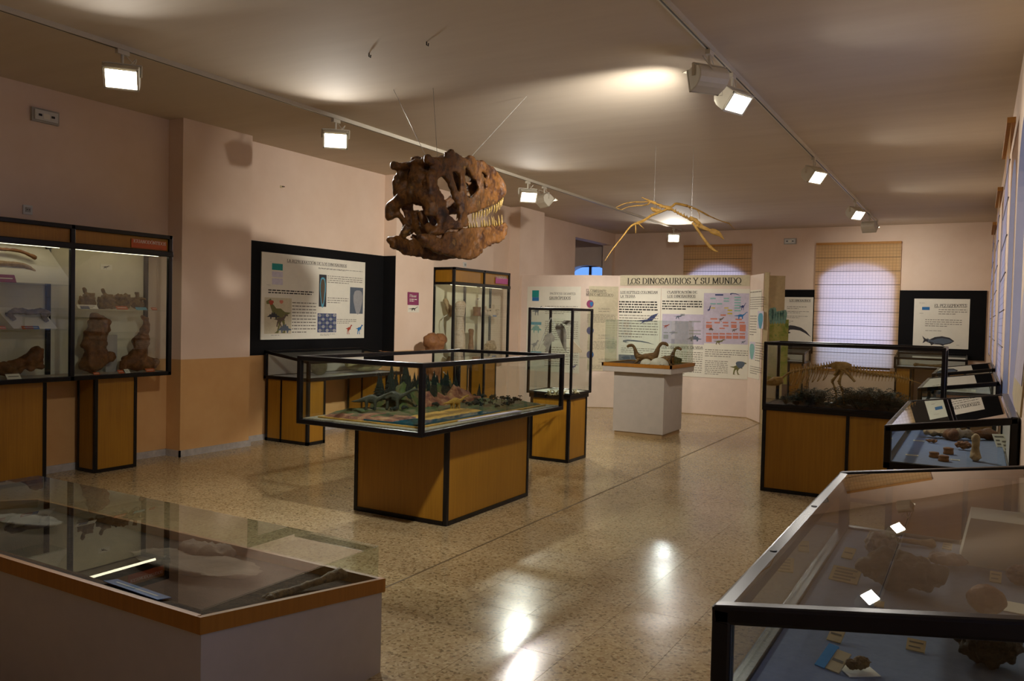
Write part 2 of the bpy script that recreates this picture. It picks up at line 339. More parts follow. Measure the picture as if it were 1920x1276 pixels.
# roman blinds: one section between each pair of rods
def roman(name, label, x0, x1, z0, z1, nsec, axis, d, parent_loc, bow=.012, mat='blind_far', lean=0.0):
    t = thing(name, label, 'blind', parent_loc, group='roman blinds')
    P = (lambda a, dd, z: (a, d+dd, z)) if axis == 0 else (lambda a, dd, z: (d+dd, a, z))
    h = (z1-z0)/nsec; sgn = -1
    for k in range(nsec):
        m = MB(); n = 6; za, zb = z0+h*k+.004, z0+h*(k+1)-.004
        pts = [(sgn*bow*math.sin(math.pi*i/n)+lean*(z1-(za+(zb-za)*i/n)), za+(zb-za)*i/n) for i in range(n+1)]
        for (b0, q0), (b1, q1) in zip(pts, pts[1:]): m.poly([P(x0, b0, q0), P(x1, b0, q0), P(x1, b1, q1), P(x0, b1, q1)])
        me = m.mesh('blind_section', False); put('blind_section', me, mat, t, smooth=True)
        put('rod', MB().tube([P(x0, lean*(z1-za), za-.004), P(x1, lean*(z1-za), za-.004)], .005, 6).mesh('rod'), 'p_brownprint', t)
    hr = MB(); a = P(x0, -.03, z1-.01); b_ = P(x1, .03, z1+.035); hr.box(min(a[0], b_[0]), max(a[0], b_[0]), min(a[1], b_[1]), max(a[1], b_[1]), a[2], b_[2])
    put('head_rail', hr.mesh('head_rail'), 'p_railwood', t); return t
roman('roman_blind', 'tall checked roman blind glowing on the far wall left of the fish board', -3.03, -1.4, .72, 3.26, 9, 0, 18.09, (-2.2, 18.09, .72))
roman('roman_blind', 'checked roman blind on the far wall showing above the white partition', -5.91, -4.38, .72, 3.28, 9, 0, 18.09, (-5.1, 18.09, .72))
for y, lb in zip(BAY[2:], ('first full roman blind seen along the window wall past the leaning board', 'middle roman blind along the window wall', 'roman blind on the window wall closest to the far corner')):
    roman('roman_blind', lb, y, y+1.6, 1.15, 3.22, 7, 1, .17, (.17, y+.8, 1.15), mat='blind_side', bow=.003)
# ------------------------------------------------------------------ lighting tracks and spotlights
for x, y1, lb in ((-5.83, 17.6, 'long white lighting track on the ceiling near the left wall'), (-1.79, 17.3, 'long white lighting track on the ceiling near the window wall')):
    t = thing('lighting_track', lb, 'track', (x, 9, ZC-.04)); put('rail', MB().box(x-.02, x+.02, YN, y1, ZC-.038, ZC).mesh('rail'), 'track_white', t)
    put('slot', MB().box(x-.006, x+.006, YN+.02, y1-.02, ZC-.0395, ZC-.037).mesh('slot'), 'dark_metal', t)
LL = ['lit track spotlight nearest the camera above the first wall cabinet', 'lit track spotlight left of the hanging skull', 'lit track spotlight right of the hanging skull', 'unlit-looking spotlight turned away just right of the lit one beyond the skull',
      'glaring spotlight facing the camera under the bone pterosaur', 'spotlight turned away at the near end of the window-side track', 'lit spotlight next to the turned-away one on the window-side track',
      'second lit spotlight along the window-side track', 'third lit spotlight along the window-side track', 'last spotlight of the window-side track aimed at the far blind', 'spotlight nearest the camera on the window-side track aimed at the diorama case']
prof = [(.075, -.085)] + [(-.095*math.cos(a)+.01, .085*math.sin(a)) for a in [math.radians(t) for t in (-78, -55, -30, 0, 30, 55, 78)]] + [(.075, .085)]
HOUSE = MB().prism([(x, -.125, z) for x, z in prof], (0, .25, 0)).mesh('housing')
FACE = MB().box(.0755, .079, -.108, .108, -.068, .068).mesh('lamp_face'); BEZEL = MB()
for a in ((-.125, .125, .07, .085), (-.125, .125, -.085, -.07)): BEZEL.box(.076, .088, a[0], a[1], a[2], a[3])
for a in ((-.125, -.11), (.11, .125)): BEZEL.box(.076, .088, a[0], a[1], -.085, .085)
BEZEL = BEZEL.mesh('bezel'); VISOR = MB().prism([(.07, -.125, .086), (.07, .125, .086), (.14, .125, .105), (.14, -.125, .105)], (0, 0, .004)).mesh('visor')
for (x, y, aim, pf, spread), lb in zip(LAMPS, LL):
    c = Vector((x, y, ZC-.235)); d = (Vector(aim)-c).normalized()
    t = thing('track_spotlight', lb, 'spotlight', (x, y, ZC-.04), group='track spotlights')
    put('adapter', MB().box(x-.018, x+.018, y-.05, y+.05, ZC-.075, ZC-.04).mesh('adapter'), 'track_white', t)
    put('stem', MB().tube([(x, y, ZC-.075), (x, y, ZC-.15)], .011, 8).mesh('stem'), 'track_white', t)
    yaw = math.atan2(d.y, d.x); pitch = -math.asin(d.z); M = Matrix.Translation(c) @ Matrix.Rotation(yaw, 4, 'Z') @ Matrix.Rotation(pitch, 4, 'Y')
    def lp(name, me, mat, sm=False):
        o = bpy.data.objects.new(name, me); COL.objects.link(o); o.parent = t; o.matrix_parent_inverse = wmat(t).inverted(); o.matrix_basis = M
        if not me.materials: me.materials.append(MATS[mat])
        return o
    bev(lp('housing', HOUSE, 'lamp_white'), .008); lp('lamp_face', FACE, 'lamp_glow'); lp('bezel', BEZEL, 'lamp_white'); lp('visor', VISOR, 'lamp_white')
    Y = M.to_3x3() @ Vector((0, 1, 0)); m = MB()
    m.beam(c+Y*.135, c+Y*.135+Vector((0, 0, .09)), .02, .008).beam(c-Y*.135, c-Y*.135+Vector((0, 0, .09)), .02, .008).beam(c-Y*.139+Vector((0, 0, .09)), c+Y*.139+Vector((0, 0, .09)), .02, .008)
    put('yoke', m.mesh('yoke'), 'track_white', t)
    cb = [Vector((x, y+.03, ZC-.07)), Vector((x, y+.1, ZC-.12)), c+Y*.09-d*.05+Vector((0, 0, .12)), c-d*.08]
    put('cable', MB().tube(spline(cb, 5), .004, 6).mesh('cable'), 'track_white', t)
    l = area('spot_light', c+d*.1, d, .2, .13, LAMP_W*pf, LAMP_COL, spread); l.parent = t; l.matrix_parent_inverse = wmat(t).inverted()
# ------------------------------------------------------------------ display cases
def bars(name, segs, parent, w=.03, mat='black_frame', bw=.006):
    m = MB()
    for a, b in segs: m.beam(a, b, w)
    return bev(put(name, m.mesh(name), mat, parent), bw)
def one_bar(name, a, b, parent, w=.03, h=None, mat='black_frame', ext=None):
    a, b = Vector(a), Vector(b); d = (b-a).normalized(); e = w/2 if ext is None else ext
    return bev(put(name, MB().beam(a-d*e, b+d*e, w, h or w).mesh(name), mat, parent), .006)
def pane(parent, pts, th=.006, mat='glass', name='glass_pane'):
    p = [Vector(q) for q in pts]; n = (p[1]-p[0]).cross(p[2]-p[0]).normalized()
    return put(name, MB().prism([q-n*th/2 for q in p], n*th).mesh(name), mat, parent)
def box_frame(parent, x0, x1, y0, y1, z0, z1, w=.03, top=True, open_sides=()):
    """twelve black profiles of a glass box"""
    for x in (x0, x1):
        for y in (y0, y1): one_bar('post', (x, y, z0), (x, y, z1), parent, w)
    for z in (z0, z1):
        for x in (x0, x1): one_bar('rail', (x, y0, z), (x, y1, z), parent, w*.98)
        for y in (y0, y1): one_bar('rail', (x0, y, z), (x1, y, z), parent, w*.98)
def box_glass(parent, x0, x1, y0, y1, z0, z1, top=True, back=True, mat='glass'):
    g = .004
    pane(parent, [(x0, y0, z0), (x1, y0, z0), (x1, y0, z1), (x0, y0, z1)], mat=mat)
    pane(parent, [(x0, y1, z0), (x1, y1, z0), (x1, y1, z1), (x0, y1, z1)], mat=mat)
    pane(parent, [(x0, y0+g, z0), (x0, y1-g, z0), (x0, y1-g, z1), (x0, y0+g, z1)], mat=mat)
    pane(parent, [(x1, y0+g, z0), (x1, y1-g, z0), (x1, y1-g, z1), (x1, y0+g, z1)], mat=mat)
    if top: pane(parent, [(x0, y0, z1), (x1, y0, z1), (x1, y1, z1), (x0, y1, z1)], mat=mat)
def wood_base(parent, x0, x1, y0, y1, z0, z1, w=.04, divx=(), divy=(), mat='oak'):
    """oak panels held in black profiles"""
    e = .008
    for x in (x0, x1):
        for y in (y0, y1):
            sx, sy = (1 if x == x0 else -1), (1 if y == y0 else -1)
            bev(put('corner_profile', MB().box(min(x, x+sx*w), max(x, x+sx*w), min(y, y+sy*w), max(y, y+sy*w), z0, z1).mesh('corner_profile'), 'black_frame', parent), .004)
    xs = [x0+w]+[v for d in divx for v in (d-w*.4, d+w*.4)]+[x1-w]; ys = [y0+w]+[v for d in divy for v in (d-w*.4, d+w*.4)]+[y1-w]
    for y, s in ((y0, 1), (y1, -1)):
        put('skirting', MB().box(x0+w, x1-w, min(y, y+s*w*.8), max(y, y+s*w*.8), z0, z0+w).mesh('skirting'), 'black_frame', parent)
        for d in divx: put('mullion', MB().box(d-w*.4, d+w*.4, min(y, y+s*w*.8), max(y, y+s*w*.8), z0+w, z1).mesh('mullion'), 'black_frame', parent)
        for a, b in zip(xs[::2], xs[1::2]): put('wood_panel', MB().box(a, b, min(y+s*e, y+s*.02), max(y+s*e, y+s*.02), z0+w, z1).mesh('wood_panel'), mat, parent)
    for x, s in ((x0, 1), (x1, -1)):
        put('skirting', MB().box(min(x, x+s*w*.8), max(x, x+s*w*.8), y0+w, y1-w, z0, z0+w).mesh('skirting'), 'black_frame', parent)
        for d in divy: put('mullion', MB().box(min(x, x+s*w*.8), max(x, x+s*w*.8), d-w*.4, d+w*.4, z0+w, z1).mesh('mullion'), 'black_frame', parent)
        for a, b in zip(ys[::2], ys[1::2]): put('wood_panel', MB().box(min(x+s*e, x+s*.02), max(x+s*e, x+s*.02), a, b, z0+w, z1).mesh('wood_panel'), mat, parent)

# diorama case in the middle of the room
DX0, DX1, DY0, DY1, DZ0, DZ1 = -4.46, -3.315, 4.535, 6.70, .765, 1.245
t = thing('diorama_case', 'large framed glass case on an oak base holding the prehistoric landscape diorama', 'display case', (-3.88, 5.67, 0))
wood_base(t, -4.34, -3.43, 5.03, 6.32, 0, .745, .035)
box_frame(t, DX0, DX1, DY0, DY1, DZ0, DZ1, .038); box_glass(t, DX0, DX1, DY0, DY1, DZ0, DZ1)
put('tray', MB().box(DX0+.01, DX1-.01, DY0+.01, DY1-.01, .745, .775).mesh('tray'), 'black_frame', t)
put('gravel_bed', MB().box(DX0+.02, DX1-.02, DY0+.02, DY1-.02, .775, .79).mesh('gravel_bed'), 'gravel', t)
# tall narrow case
t = thing('tower_case', 'tall narrow framed glass case with fossil slabs behind the diorama case', 'display case', (-4.1, 8.2, 0))
TX0, TX1, TY0, TY1 = -4.36, -3.83, 7.97, 8.48
wood_base(t, TX0+.02, TX1-.02, TY0+.02, TY1-.02, 0, .70, .035); put('plinth_band', MB().box(TX0+.01, TX1-.01, TY0+.01, TY1-.01, .70, .745).mesh('plinth_band'), 'black_frame', t)
box_frame(t, TX0, TX1, TY0, TY1, .76, 1.69, .028); box_glass(t, TX0, TX1, TY0, TY1, .76, 1.69)
put('case_floor', MB().box(TX0+.015, TX1-.015, TY0+.015, TY1-.015, .745, .765).mesh('case_floor'), 'white_paper', t)
put('glass_shelf', MB().box(TX0+.02, TX1-.02, TY0+.02, TY1-.02, 1.145, 1.153).mesh('glass_shelf'), 'green_glass', t)
# dinosaur skeleton case
KX0, KX1, KY0, KY1 = -1.745, -.235, 7.83, 8.43
t = thing('skeleton_case', 'long framed glass case on oak base with the mounted dinosaur skeleton', 'display case', (-.99, 8.13, 0))
wood_base(t, KX0, KX1, KY0, KY1, 0, .77, .035, divx=(-.99,)); put('plinth_band', MB().box(KX0-.004, KX1+.004, KY0-.004, KY1+.004, .77, .80).mesh('plinth_band'), 'black_frame', t)
box_frame(t, KX0+.01, KX1-.01, KY0+.01, KY1-.01, .815, 1.40, .032); box_glass(t, KX0+.01, KX1-.01, KY0+.01, KY1-.01, .815, 1.40)
put('case_floor', MB().box(KX0+.03, KX1-.03, KY0+.03, KY1-.03, .80, .825).mesh('case_floor'), 'soil', t)

# sloping desk cases (local frame: x from the low front to the high back, y along the front)
def desk(label, loc, rotz, L, D, cloth='blue_cloth', zf=1.0, zb=1.1, inner='white_laminate', group=None):
    t = thing('desk_case', label, 'display case', loc, rotz, group)
    W = wmat(t)
    def add(name, mb, mat, bevel=0):
        o = put(name, mb.mesh(name), mat, t, world=False)
        return bev(o, bevel) if bevel else o
    w = .04; zb0 = .785
    for y in (0, L):
        for x, z in ((0, zf), (D, zb)):
            yy = y+w/2 if y == 0 else y-w/2; xx = x+w/2 if x == 0 else x-w/2
            add('post', MB().beam((xx, yy, zb0), (xx, yy, z-.01), w), 'black_frame', .006)
        yy = w/2 if y == 0 else L-w/2
        add('rail', MB().beam((0, yy, zf-.005), (D, yy, zb-.005), w, w), 'black_frame', .008); add('rail', MB().beam((0, yy, zb0), (D, yy, zb0), w, w), 'black_frame', .005)
    for x, z in ((w/2, zf-.005), (D-w/2, zb-.005)):
        add('rail', MB().beam((x, 0, z), (x, L, z), w*1.05, w), 'black_frame', .008); add('rail', MB().beam((x, 0, zb0), (x, L, zb0), w, w), 'black_frame', .005)
    add('case_floor', MB().box(w*.5, D-w*.5, w*.5, L-w*.5, zb0-.012, zb0+.012), cloth)
    add('back_panel', MB().box(D-w*.7, D-w*.5, w, L-w, zb0, zb-.02), inner)
    th = .006; s = (zb-zf)/D
    add('glass_top', MB().prism([(w*.8, w*.8, zf+s*w*.8+.004), (D-w*.8, w*.8, zb-s*w*.8+.004), (D-w*.8, L-w*.8, zb-s*w*.8+.004), (w*.8, L-w*.8, zf+s*w*.8+.004)], (0, 0, th)), 'glass')
    add('glass_pane', MB().box(w*.4, w*.4+th, w, L-w, zb0+w/2, zf-w/2), 'glass')
    for y in (w*.4, L-w*.4-th): add('glass_pane', MB().prism([(w, y, zb0+w/2), (D-w, y, zb0+w/2), (D-w, y, zb-w*.7), (w, y, zf-w*.5)], (0, th, 0)), 'glass')
    for y in (L*.27, L*.6): add('lock', MB().tube([(w/2, y, zf+.012), (w/2, y, zf+.017)], .009, 10), 'dark_metal')
    for y0, y1 in ((.02, .32), (L-.32, L-.02)):
        o = add('pedestal', MB().box(.025, D-.025, y0+.005, y1-.005, .04, zb0-.02), 'oak')
        f = MB()
        for x in (.02, D-.055):
            for y in (y0, y1-.035): f.box(x, x+.035, y, y+.035, 0, zb0-.018)
        f.box(.02, D-.02, y0, y0+.03, 0, .04).box(.02, D-.02, y1-.03, y1, 0, .04).box(.02, .05, y0, y1, 0, .04).box(D-.05, D-.02, y0, y1, 0, .04).box(D/2+.08, D/2+.105, y0, y1, 0, zb0-.018)
        c = put('pedestal_frame', f.mesh('pedestal_frame'), 'black_frame', o, world=False)
    return t
XD = -.455
desk('sloping desk case in the foreground by the window wall, full of small fossils with tags', (XD, 1.64, 0), 0, 1.80, .665)
desk('sloping desk case of bones between the foreground desk and the skeleton case', (XD, 5.17, 0), 0, 1.83, .665)
desk('sloping desk case just behind the skeleton case at the window wall', (XD-.02, 8.50, 0), 0, 1.75, .67, 'white_cloth')
desk('farther of the two sloping desk cases behind the skeleton case at the window wall', (XD-.02, 11.2, 0), 0, 1.8, .67, 'white_cloth')
desk('sloping desk case under the black dinosaur egg board on the left wall', (-6.85, 8.93, 0), math.pi, 1.83, .745, 'white_cloth')
desk('sloping desk case under the fish board on the far wall', (-.15, 17.33, 0), math.pi/2, 1.25, .75, 'white_cloth', .97, 1.06)
desk('sloping desk case on the far wall beside the painted partition end', (-3.06, 17.33, 0), math.pi/2, 1.25, .75, 'white_cloth', .97, 1.06)

# tall cabinets on the left wall
def wall_cabinet(label, x0, x1, ys, z0, z1, zh, shelves, peds, name='wall_cabinet', sides=True):
    t = thing(name, label, 'cabinet', ((x0+x1)/2, (ys[0]+ys[-1])/2, 0)); w = .042
    put('back_panel', MB().box(x0, x0+.012, ys[0]+w/2, ys[-1]-w/2, z0, zh).mesh('back_panel'), 'cream_panel', t)
    put('case_floor', MB().box(x0, x1-w/2, ys[0], ys[-1], z0-.01, z0+.015).mesh('case_floor'), 'white_laminate', t)
    put('roof', MB().box(x0, x1-.01, ys[0]+.01, ys[-1]-.01, z1-.012, z1).mesh('roof'), 'black_frame', t)
    put('ceiling_panel', MB().box(x0+.01, x1-.02, ys[0]+.02, ys[-1]-.02, zh+.01, zh+.02).mesh('ceiling_panel'), 'white_laminate', t)
    for y in ys:
        one_bar('post', (x1, y, z0), (x1, y, z1), t, w); one_bar('post', (x0+.02, y, z0), (x0+.02, y, z1), t, w)
    for z in (z0, zh, z1):
        one_bar('rail', (x1, ys[0], z), (x1, ys[-1], z), t, w*(1.3 if z == zh else 1))
        for y in (ys[0], ys[-1]): one_bar('rail', (x0, y, z), (x1, y, z), t, w*.97)
    for a, b in zip(ys, ys[1:]):
        put('header_panel', MB().box(x1-.012, x1-.002, a+w/2, b-w/2, zh+w/2, z1-w/2).mesh('header_panel'), 'oak', t)
        pane(t, [(x1, a+w/2, z0), (x1, b-w/2, z0), (x1, b-w/2, zh), (x1, a+w/2, zh)])
        put('light_tube', MB().tube([(x1-.1, a+.06, zh-.012), (x1-.1, b-.06, zh-.012)], .013, 8).mesh('light_tube'), 'tube_glow', t)
    for y in (ys[0], ys[-1]):
        pane(t, [(x0, y, z0), (x1, y, z0), (x1, y, zh), (x0, y, zh)])
        s = 1 if y == ys[0] else -1
        put('header_panel', MB().box(x0+w/2, x1-w/2, min(y+s*.002, y+s*.012), max(y+s*.002, y+s*.012), zh+w/2, z1-w/2).mesh('header_panel'), 'oak', t)
    for a, b, z in shelves: put('glass_shelf', MB().box(x0+.02, x1-.03, a+.02, b-.02, z-.008, z).mesh('glass_shelf'), 'green_glass', t)
    for y0, y1 in peds: wood_base(t, x0+.02, -7.29, y0, y1, 0, z0-.012, .034)
    return t
CA = (3.38, 4.42, 5.45)
wall_cabinet('wide lit wall cabinet of iguanodont bones at the left edge', -7.60, -7.2, CA, .935, 2.32, 2.15, [(CA[0], CA[1], 1.79), (CA[0], CA[1], 1.385), (CA[1], CA[2], 1.575)], [(3.80, 4.25), (4.71, 5.16)])
CB = (10.64, 11.53, 12.36)
wall_cabinet('lit wall cabinet of sauropod bones behind the hanging skull', -7.60, -7.2, CB, .91, 2.335, 2.10, [(11.0, CB[2], 1.585)], [(10.85, 11.25), (11.75, 12.15)])

# white pedestal with a frameless glass box
t = thing('pedestal_case', 'white pedestal with wooden rim and frameless glass box of hatching baby dinosaurs', 'display case', (-3.96, 10.76, 0))
put('skirting', MB().box(-4.30, -3.62, 10.37, 11.11, 0, .06).mesh('skirting'), 'skirting', t)
bev(put('body', MB().box(-4.32, -3.60, 10.35, 11.13, .06, .88).mesh('body'), 'white_laminate', t), .004)
bev(put('top_slab', MB().box(-4.45, -3.475, 10.25, 11.25, .88, .955).mesh('top_slab'), 'white_laminate', t), .004)
m = MB().box(-4.46, -3.465, 10.24, 10.265, .955, 1.0).box(-4.46, -3.465, 11.235, 11.26, .955, 1.0).box(-4.46, -4.435, 10.24, 11.26, .955, 1.0).box(-3.49, -3.465, 10.24, 11.26, .955, 1.0)
put('wooden_rim', m.mesh('wooden_rim'), 'rim_wood', t)
put('soil_bed', MB().box(-4.435, -3.49, 10.265, 11.235, .955, .985).mesh('soil_bed'), 'soil', t)
box_glass(t, -4.43, -3.495, 10.27, 11.23, .985, 1.585, mat='green_glass')

# low white case with a sloping bed under a level glass lid in the front left
LX0, LX1, LY0, LY1, LZF, LZB, LZT = -4.92, -2.26, 1.85, 2.82, .555, .42, .567
t = thing('low_case', 'low white case with wooden rim and level glass lid in the front left corner', 'display case', (-3.6, 2.33, 0))
def bedz(y): return lerp(LZF, LZB, (y-LY0)/(LY1-LY0))
put('body', MB().prism([(LX0, LY0, 0), (LX0, LY1, 0), (LX0, LY1, LZB-.055), (LX0, LY0, LZF-.055)], (LX1-LX0, 0, 0)).mesh('body'), 'white_laminate', t)
for x in (LX0-.01, LX1-.012): put('wooden_rim', MB().prism([(x, LY0-.012, LZF-.06), (x, LY1+.012, LZB-.06), (x, LY1+.012, LZB), (x, LY0-.012, LZF)], (.022, 0, 0)).mesh('wooden_rim'), 'rim_wood', t)
for y, z in ((LY0-.012, LZF), (LY1-.01, LZB)): put('wooden_rim', MB().box(LX0+.012, LX1-.012, y, y+.022, z-.06, z).mesh('wooden_rim'), 'rim_wood', t)
put('case_floor', MB().prism([(LX0+.012, LY0+.01, LZF-.056), (LX0+.012, LY1-.01, LZB-.056), (LX0+.012, LY1-.01, LZB-.045), (LX0+.012, LY0+.01, LZF-.045)], (LX1-LX0-.024, 0, 0)).mesh('case_floor'), 'soil', t)
gx0, gx1, gy0, gy1 = LX0+.015, LX1-.015, LY0+.012, LY1-.012
pane(t, [(gx0, gy0, LZT), (gx1, gy0, LZT), (gx1, gy1, LZT), (gx0, gy1, LZT)], mat='green_glass', name='glass_lid'); pane(t, [(gx0, gy1, LZB-.02), (gx1, gy1, LZB-.02), (gx1, gy1, LZT), (gx0, gy1, LZT)], mat='green_glass')
for x in (gx0, gx1): pane(t, [(x, gy0, LZF-.02), (x, gy1, LZB-.02), (x, gy1, LZT), (x, gy0, LZT)], mat='green_glass')
# ------------------------------------------------------------------ lettering: a small serif alphabet drawn as flat strokes
GL = {
'A': (.78, [(.38, 1, .08, 0), (.38, 1, .7, 0), (.18, .34, .58, .34), (.08, 0), (.7, 0)]),
'B': (.72, [(.16, 0, .16, 1), (.1, 1, .36, 1), (.36, .76, .24, .24, 90, -90), (.16, .52, .36, .52), (.36, .26, .28, .26, 90, -90), (.1, 0, .36, 0)]),
'C': (.76, [(.42, .5, .34, .5, 45, 315), (.68, .9, .68, .68)]),
'D': (.82, [(.16, 0, .16, 1), (.06, 1, .36, 1), (.36, .5, .38, .5, 90, -90), (.06, 0, .36, 0)]),
'E': (.70, [(.16, 0, .16, 1), (.06, 1, .62, 1), (.16, .52, .48, .52), (.06, 0, .65, 0), (.62, 1, .62, .8), (.65, 0, .65, .22)]),
'F': (.64, [(.16, 0, .16, 1), (.06, 1, .6, 1), (.16, .52, .46, .52), (.6, 1, .6, .8), (.16, 0)]),
'G': (.80, [(.42, .5, .34, .5, 45, 320), (.68, .9, .68, .7), (.68, .1, .68, .42), (.66, .42)]),
'H': (.82, [(.17, 0, .17, 1), (.65, 0, .65, 1), (.17, .5, .65, .5), (.17, 0), (.65, 0), (.17, 1), (.65, 1)]),
'I': (.36, [(.18, 0, .18, 1), (.18, 0), (.18, 1)]),
'J': (.42, [(.26, 1, .26, .2), (.14, .2, .12, .2, 0, -140), (.26, 1)]),
'L': (.64, [(.17, 0, .17, 1), (.17, 1), (.07, 0, .6, 0), (.6, 0, .6, .22)]),
'M': (.94, [(.13, 0, .13, 1), (.13, 1, .46, .06), (.46, .06, .8, 1), (.81, 0, .81, 1), (.13, 0), (.81, 0)]),
'N': (.82, [(.15, 0, .15, 1), (.15, 1, .67, 0), (.67, 0, .67, 1), (.15, 0), (.67, 1)]),
'O': (.82, [(.41, .5, .34, .5, 0, 360)]),
'P': (.64, [(.16, 0, .16, 1), (.06, 1, .34, 1), (.34, .74, .25, .26, 90, -90), (.16, .48, .34, .48), (.16, 0)]),
'R': (.74, [(.16, 0, .16, 1), (.06, 1, .34, 1), (.34, .75, .24, .25, 90, -90), (.16, .5, .34, .5), (.36, .5, .68, 0), (.16, 0)]),
'S': (.60, [(.3, .75, .2, .25, 30, 270), (.3, .25, .22, .25, 90, -150), (.5, .95, .5, .75), (.09, .05, .09, .28)]),
'T': (.70, [(.35, 0, .35, 1), (.04, 1, .66, 1), (.04, 1, .04, .78), (.66, 1, .66, .78), (.35, 0)]),
'U': (.82, [(.16, 1, .16, .3), (.41, .3, .25, .3, 180, 360), (.66, .3, .66, 1), (.16, 1), (.66, 1)]),
'V': (.76, [(.08, 1, .38, 0), (.38, 0, .68, 1), (.08, 1), (.68, 1)]),
'X': (.76, [(.1, 1, .66, 0), (.66, 1, .1, 0)]),
'Y': (.76, [(.08, 1, .38, .48), (.68, 1, .38, .48), (.38, .48, .38, 0), (.38, 0), (.08, 1), (.68, 1)]),
'Z': (.68, [(.08, 1, .6, 1), (.6, 1, .06, 0), (.06, 0, .62, 0), (.08, 1, .08, .82), (.62, 0, .62, .2)]),
'a': (.5, [(.24, .22, .16, .22, 0, 360), (.4, .0, .4, .45), (.25, .42, .15, .2, 0, 150)]), 'e': (.5, [(.25, .32, .19, .32, 0, 320), (.07, .34, .43, .34)]),
'i': (.26, [(.13, 0, .13, .62), (.13, .8, .13, .9), (.13, 0)]), 'l': (.26, [(.13, 0, .13, 1), (.13, 0)]), 'm': (.84, [(.12, 0, .12, .62), (.42, 0, .42, .45), (.72, 0, .72, .45), (.27, .42, .15, .2, 0, 180), (.57, .42, .15, .2, 0, 180)]),
'o': (.5, [(.25, .32, .2, .32, 0, 360)]), 'r': (.4, [(.13, 0, .13, .62), (.28, .42, .15, .2, 40, 180), (.13, 0)]), 's': (.42, [(.2, .47, .13, .16, 30, 270), (.2, .16, .14, .16, 90, -150)]),
't': (.34, [(.15, .1, .15, .9), (.25, .12, .1, .12, 180, 300), (.04, .6, .3, .6)]), 'u': (.54, [(.12, .62, .12, .2), (.26, .2, .14, .2, 180, 360), (.4, 0, .4, .62)]),
':': (.3, [(.15, .1, .15, .18), (.15, .5, .15, .58)]), ' ': (.34, [])}
ACC = {'Ó': 'O', 'Í': 'I', 'Ú': 'U', 'Á': 'A', 'É': 'E', 'é': 'e'}
def glyphs(txt, bold=1.0):
    """list of 2d quads and the advance width, cap height 1"""
    out = []; x = 0; A, B = .058*bold, .022*bold
    def seg(p, q):
        dx, dy = q[0]-p[0], q[1]-p[1]; L = math.hypot(dx, dy) or 1e-6; nx, ny = -dy/L, dx/L
        k = math.sqrt((A*nx)**2+(B*ny)**2); ox, oy = nx*k, ny*k; ex, ey = dx/L*B, dy/L*B
        out.append([(p[0]-ox-ex+x, p[1]-oy-ey), (q[0]-ox+ex+x, q[1]-oy+ey), (q[0]+ox+ex+x, q[1]+oy+ey), (p[0]+ox-ex+x, p[1]+oy-ey)])
    for ch in txt:
        b = ACC.get(ch, ch); w, st = GL.get(b, GL[' '])
        for s in st:
            if len(s) == 4: seg(s[:2], s[2:])
            elif len(s) == 2: seg((s[0]-.13, s[1]), (s[0]+.13, s[1]))
            else:
                n = max(4, int(abs(s[5]-s[4])/30)); P = [(s[0]+s[2]*math.cos(math.radians(lerp(s[4], s[5], i/n))), s[1]+s[3]*math.sin(math.radians(lerp(s[4], s[5], i/n)))) for i in range(n+1)]
                for p, q in zip(P, P[1:]): seg(p, q)
        if ch in ACC: h = 1.08 if ch.isupper() else .76; seg((w*.5-.02, h), (w*.5+.14, h+.17))
        x += w
    return out, x
SIL = {  # flat printed animal outlines in a unit box
'sauropod': [(0, .45), (.12, .52), (.3, .55), (.36, .62), (.5, .68), (.62, .62), (.74, .72), (.84, .9), (.92, 1), (1, .97), (.97, .92), (.9, .9), (.82, .72), (.7, .5), (.66, .4), (.66, .05), (.6, .05), (.58, .35), (.42, .35), (.4, .05), (.34, .05), (.33, .42), (.15, .42)],
'theropod': [(0, .6), (.25, .62), (.42, .72), (.6, .72), (.74, .85), (.82, 1), (1, .92), (.98, .84), (.86, .84), (.8, .7), (.74, .58), (.78, .46), (.72, .48), (.66, .5), (.56, .42), (.5, .25), (.56, .06), (.66, .0), (.5, 0), (.44, .24), (.42, .4), (.34, .3), (.3, .05), (.38, 0), (.22, 0), (.25, .3), (.3, .5), (.15, .54)],
'pterosaur': [(0, .25), (.2, .35), (.34, .38), (.5, .42), (.7, .8), (1, 1), (.85, .6), (.72, .3), (.55, .22), (.4, .2), (.2, .0), (.3, .22), (.18, .24)],
'fish': [(0, .95), (.1, .68), (.24, .6), (.4, .85), (.62, .95), (.85, .82), (1, .5), (.88, .25), (.7, .12), (.66, 0), (.56, .12), (.36, .15), (.3, .02), (.26, .22), (.12, .4), (.02, .2), (.06, .55)],
'stego': [(0, .3), (.15, .45), (.25, .7), (.33, .62), (.4, .95), (.5, .75), (.6, 1), (.66, .7), (.76, .75), (.8, .5), (1, .4), (.98, .28), (.8, .28), (.76, 0), (.68, 0), (.66, .25), (.38, .25), (.36, 0), (.28, 0), (.26, .3), (.12, .28)],
'swoop': [(0, .8), (.15, 1), (.35, .95), (.6, .8), (.8, .5), (1, 0), (.75, .35), (.55, .55), (.3, .62), (.15, .6), (.1, .45), (.2, .35), (.1, .25), (0, .4)],
'blob': [(.5+.5*math.cos(a)*(1+.12*math.sin(3*a)), .5+.5*math.sin(a)*(1+.12*math.sin(3*a))) for a in [2*math.pi*i/16 for i in range(16)]],
'disc': [(.5+.5*math.cos(2*math.pi*i/20), .5+.5*math.sin(2*math.pi*i/20)) for i in range(20)]}
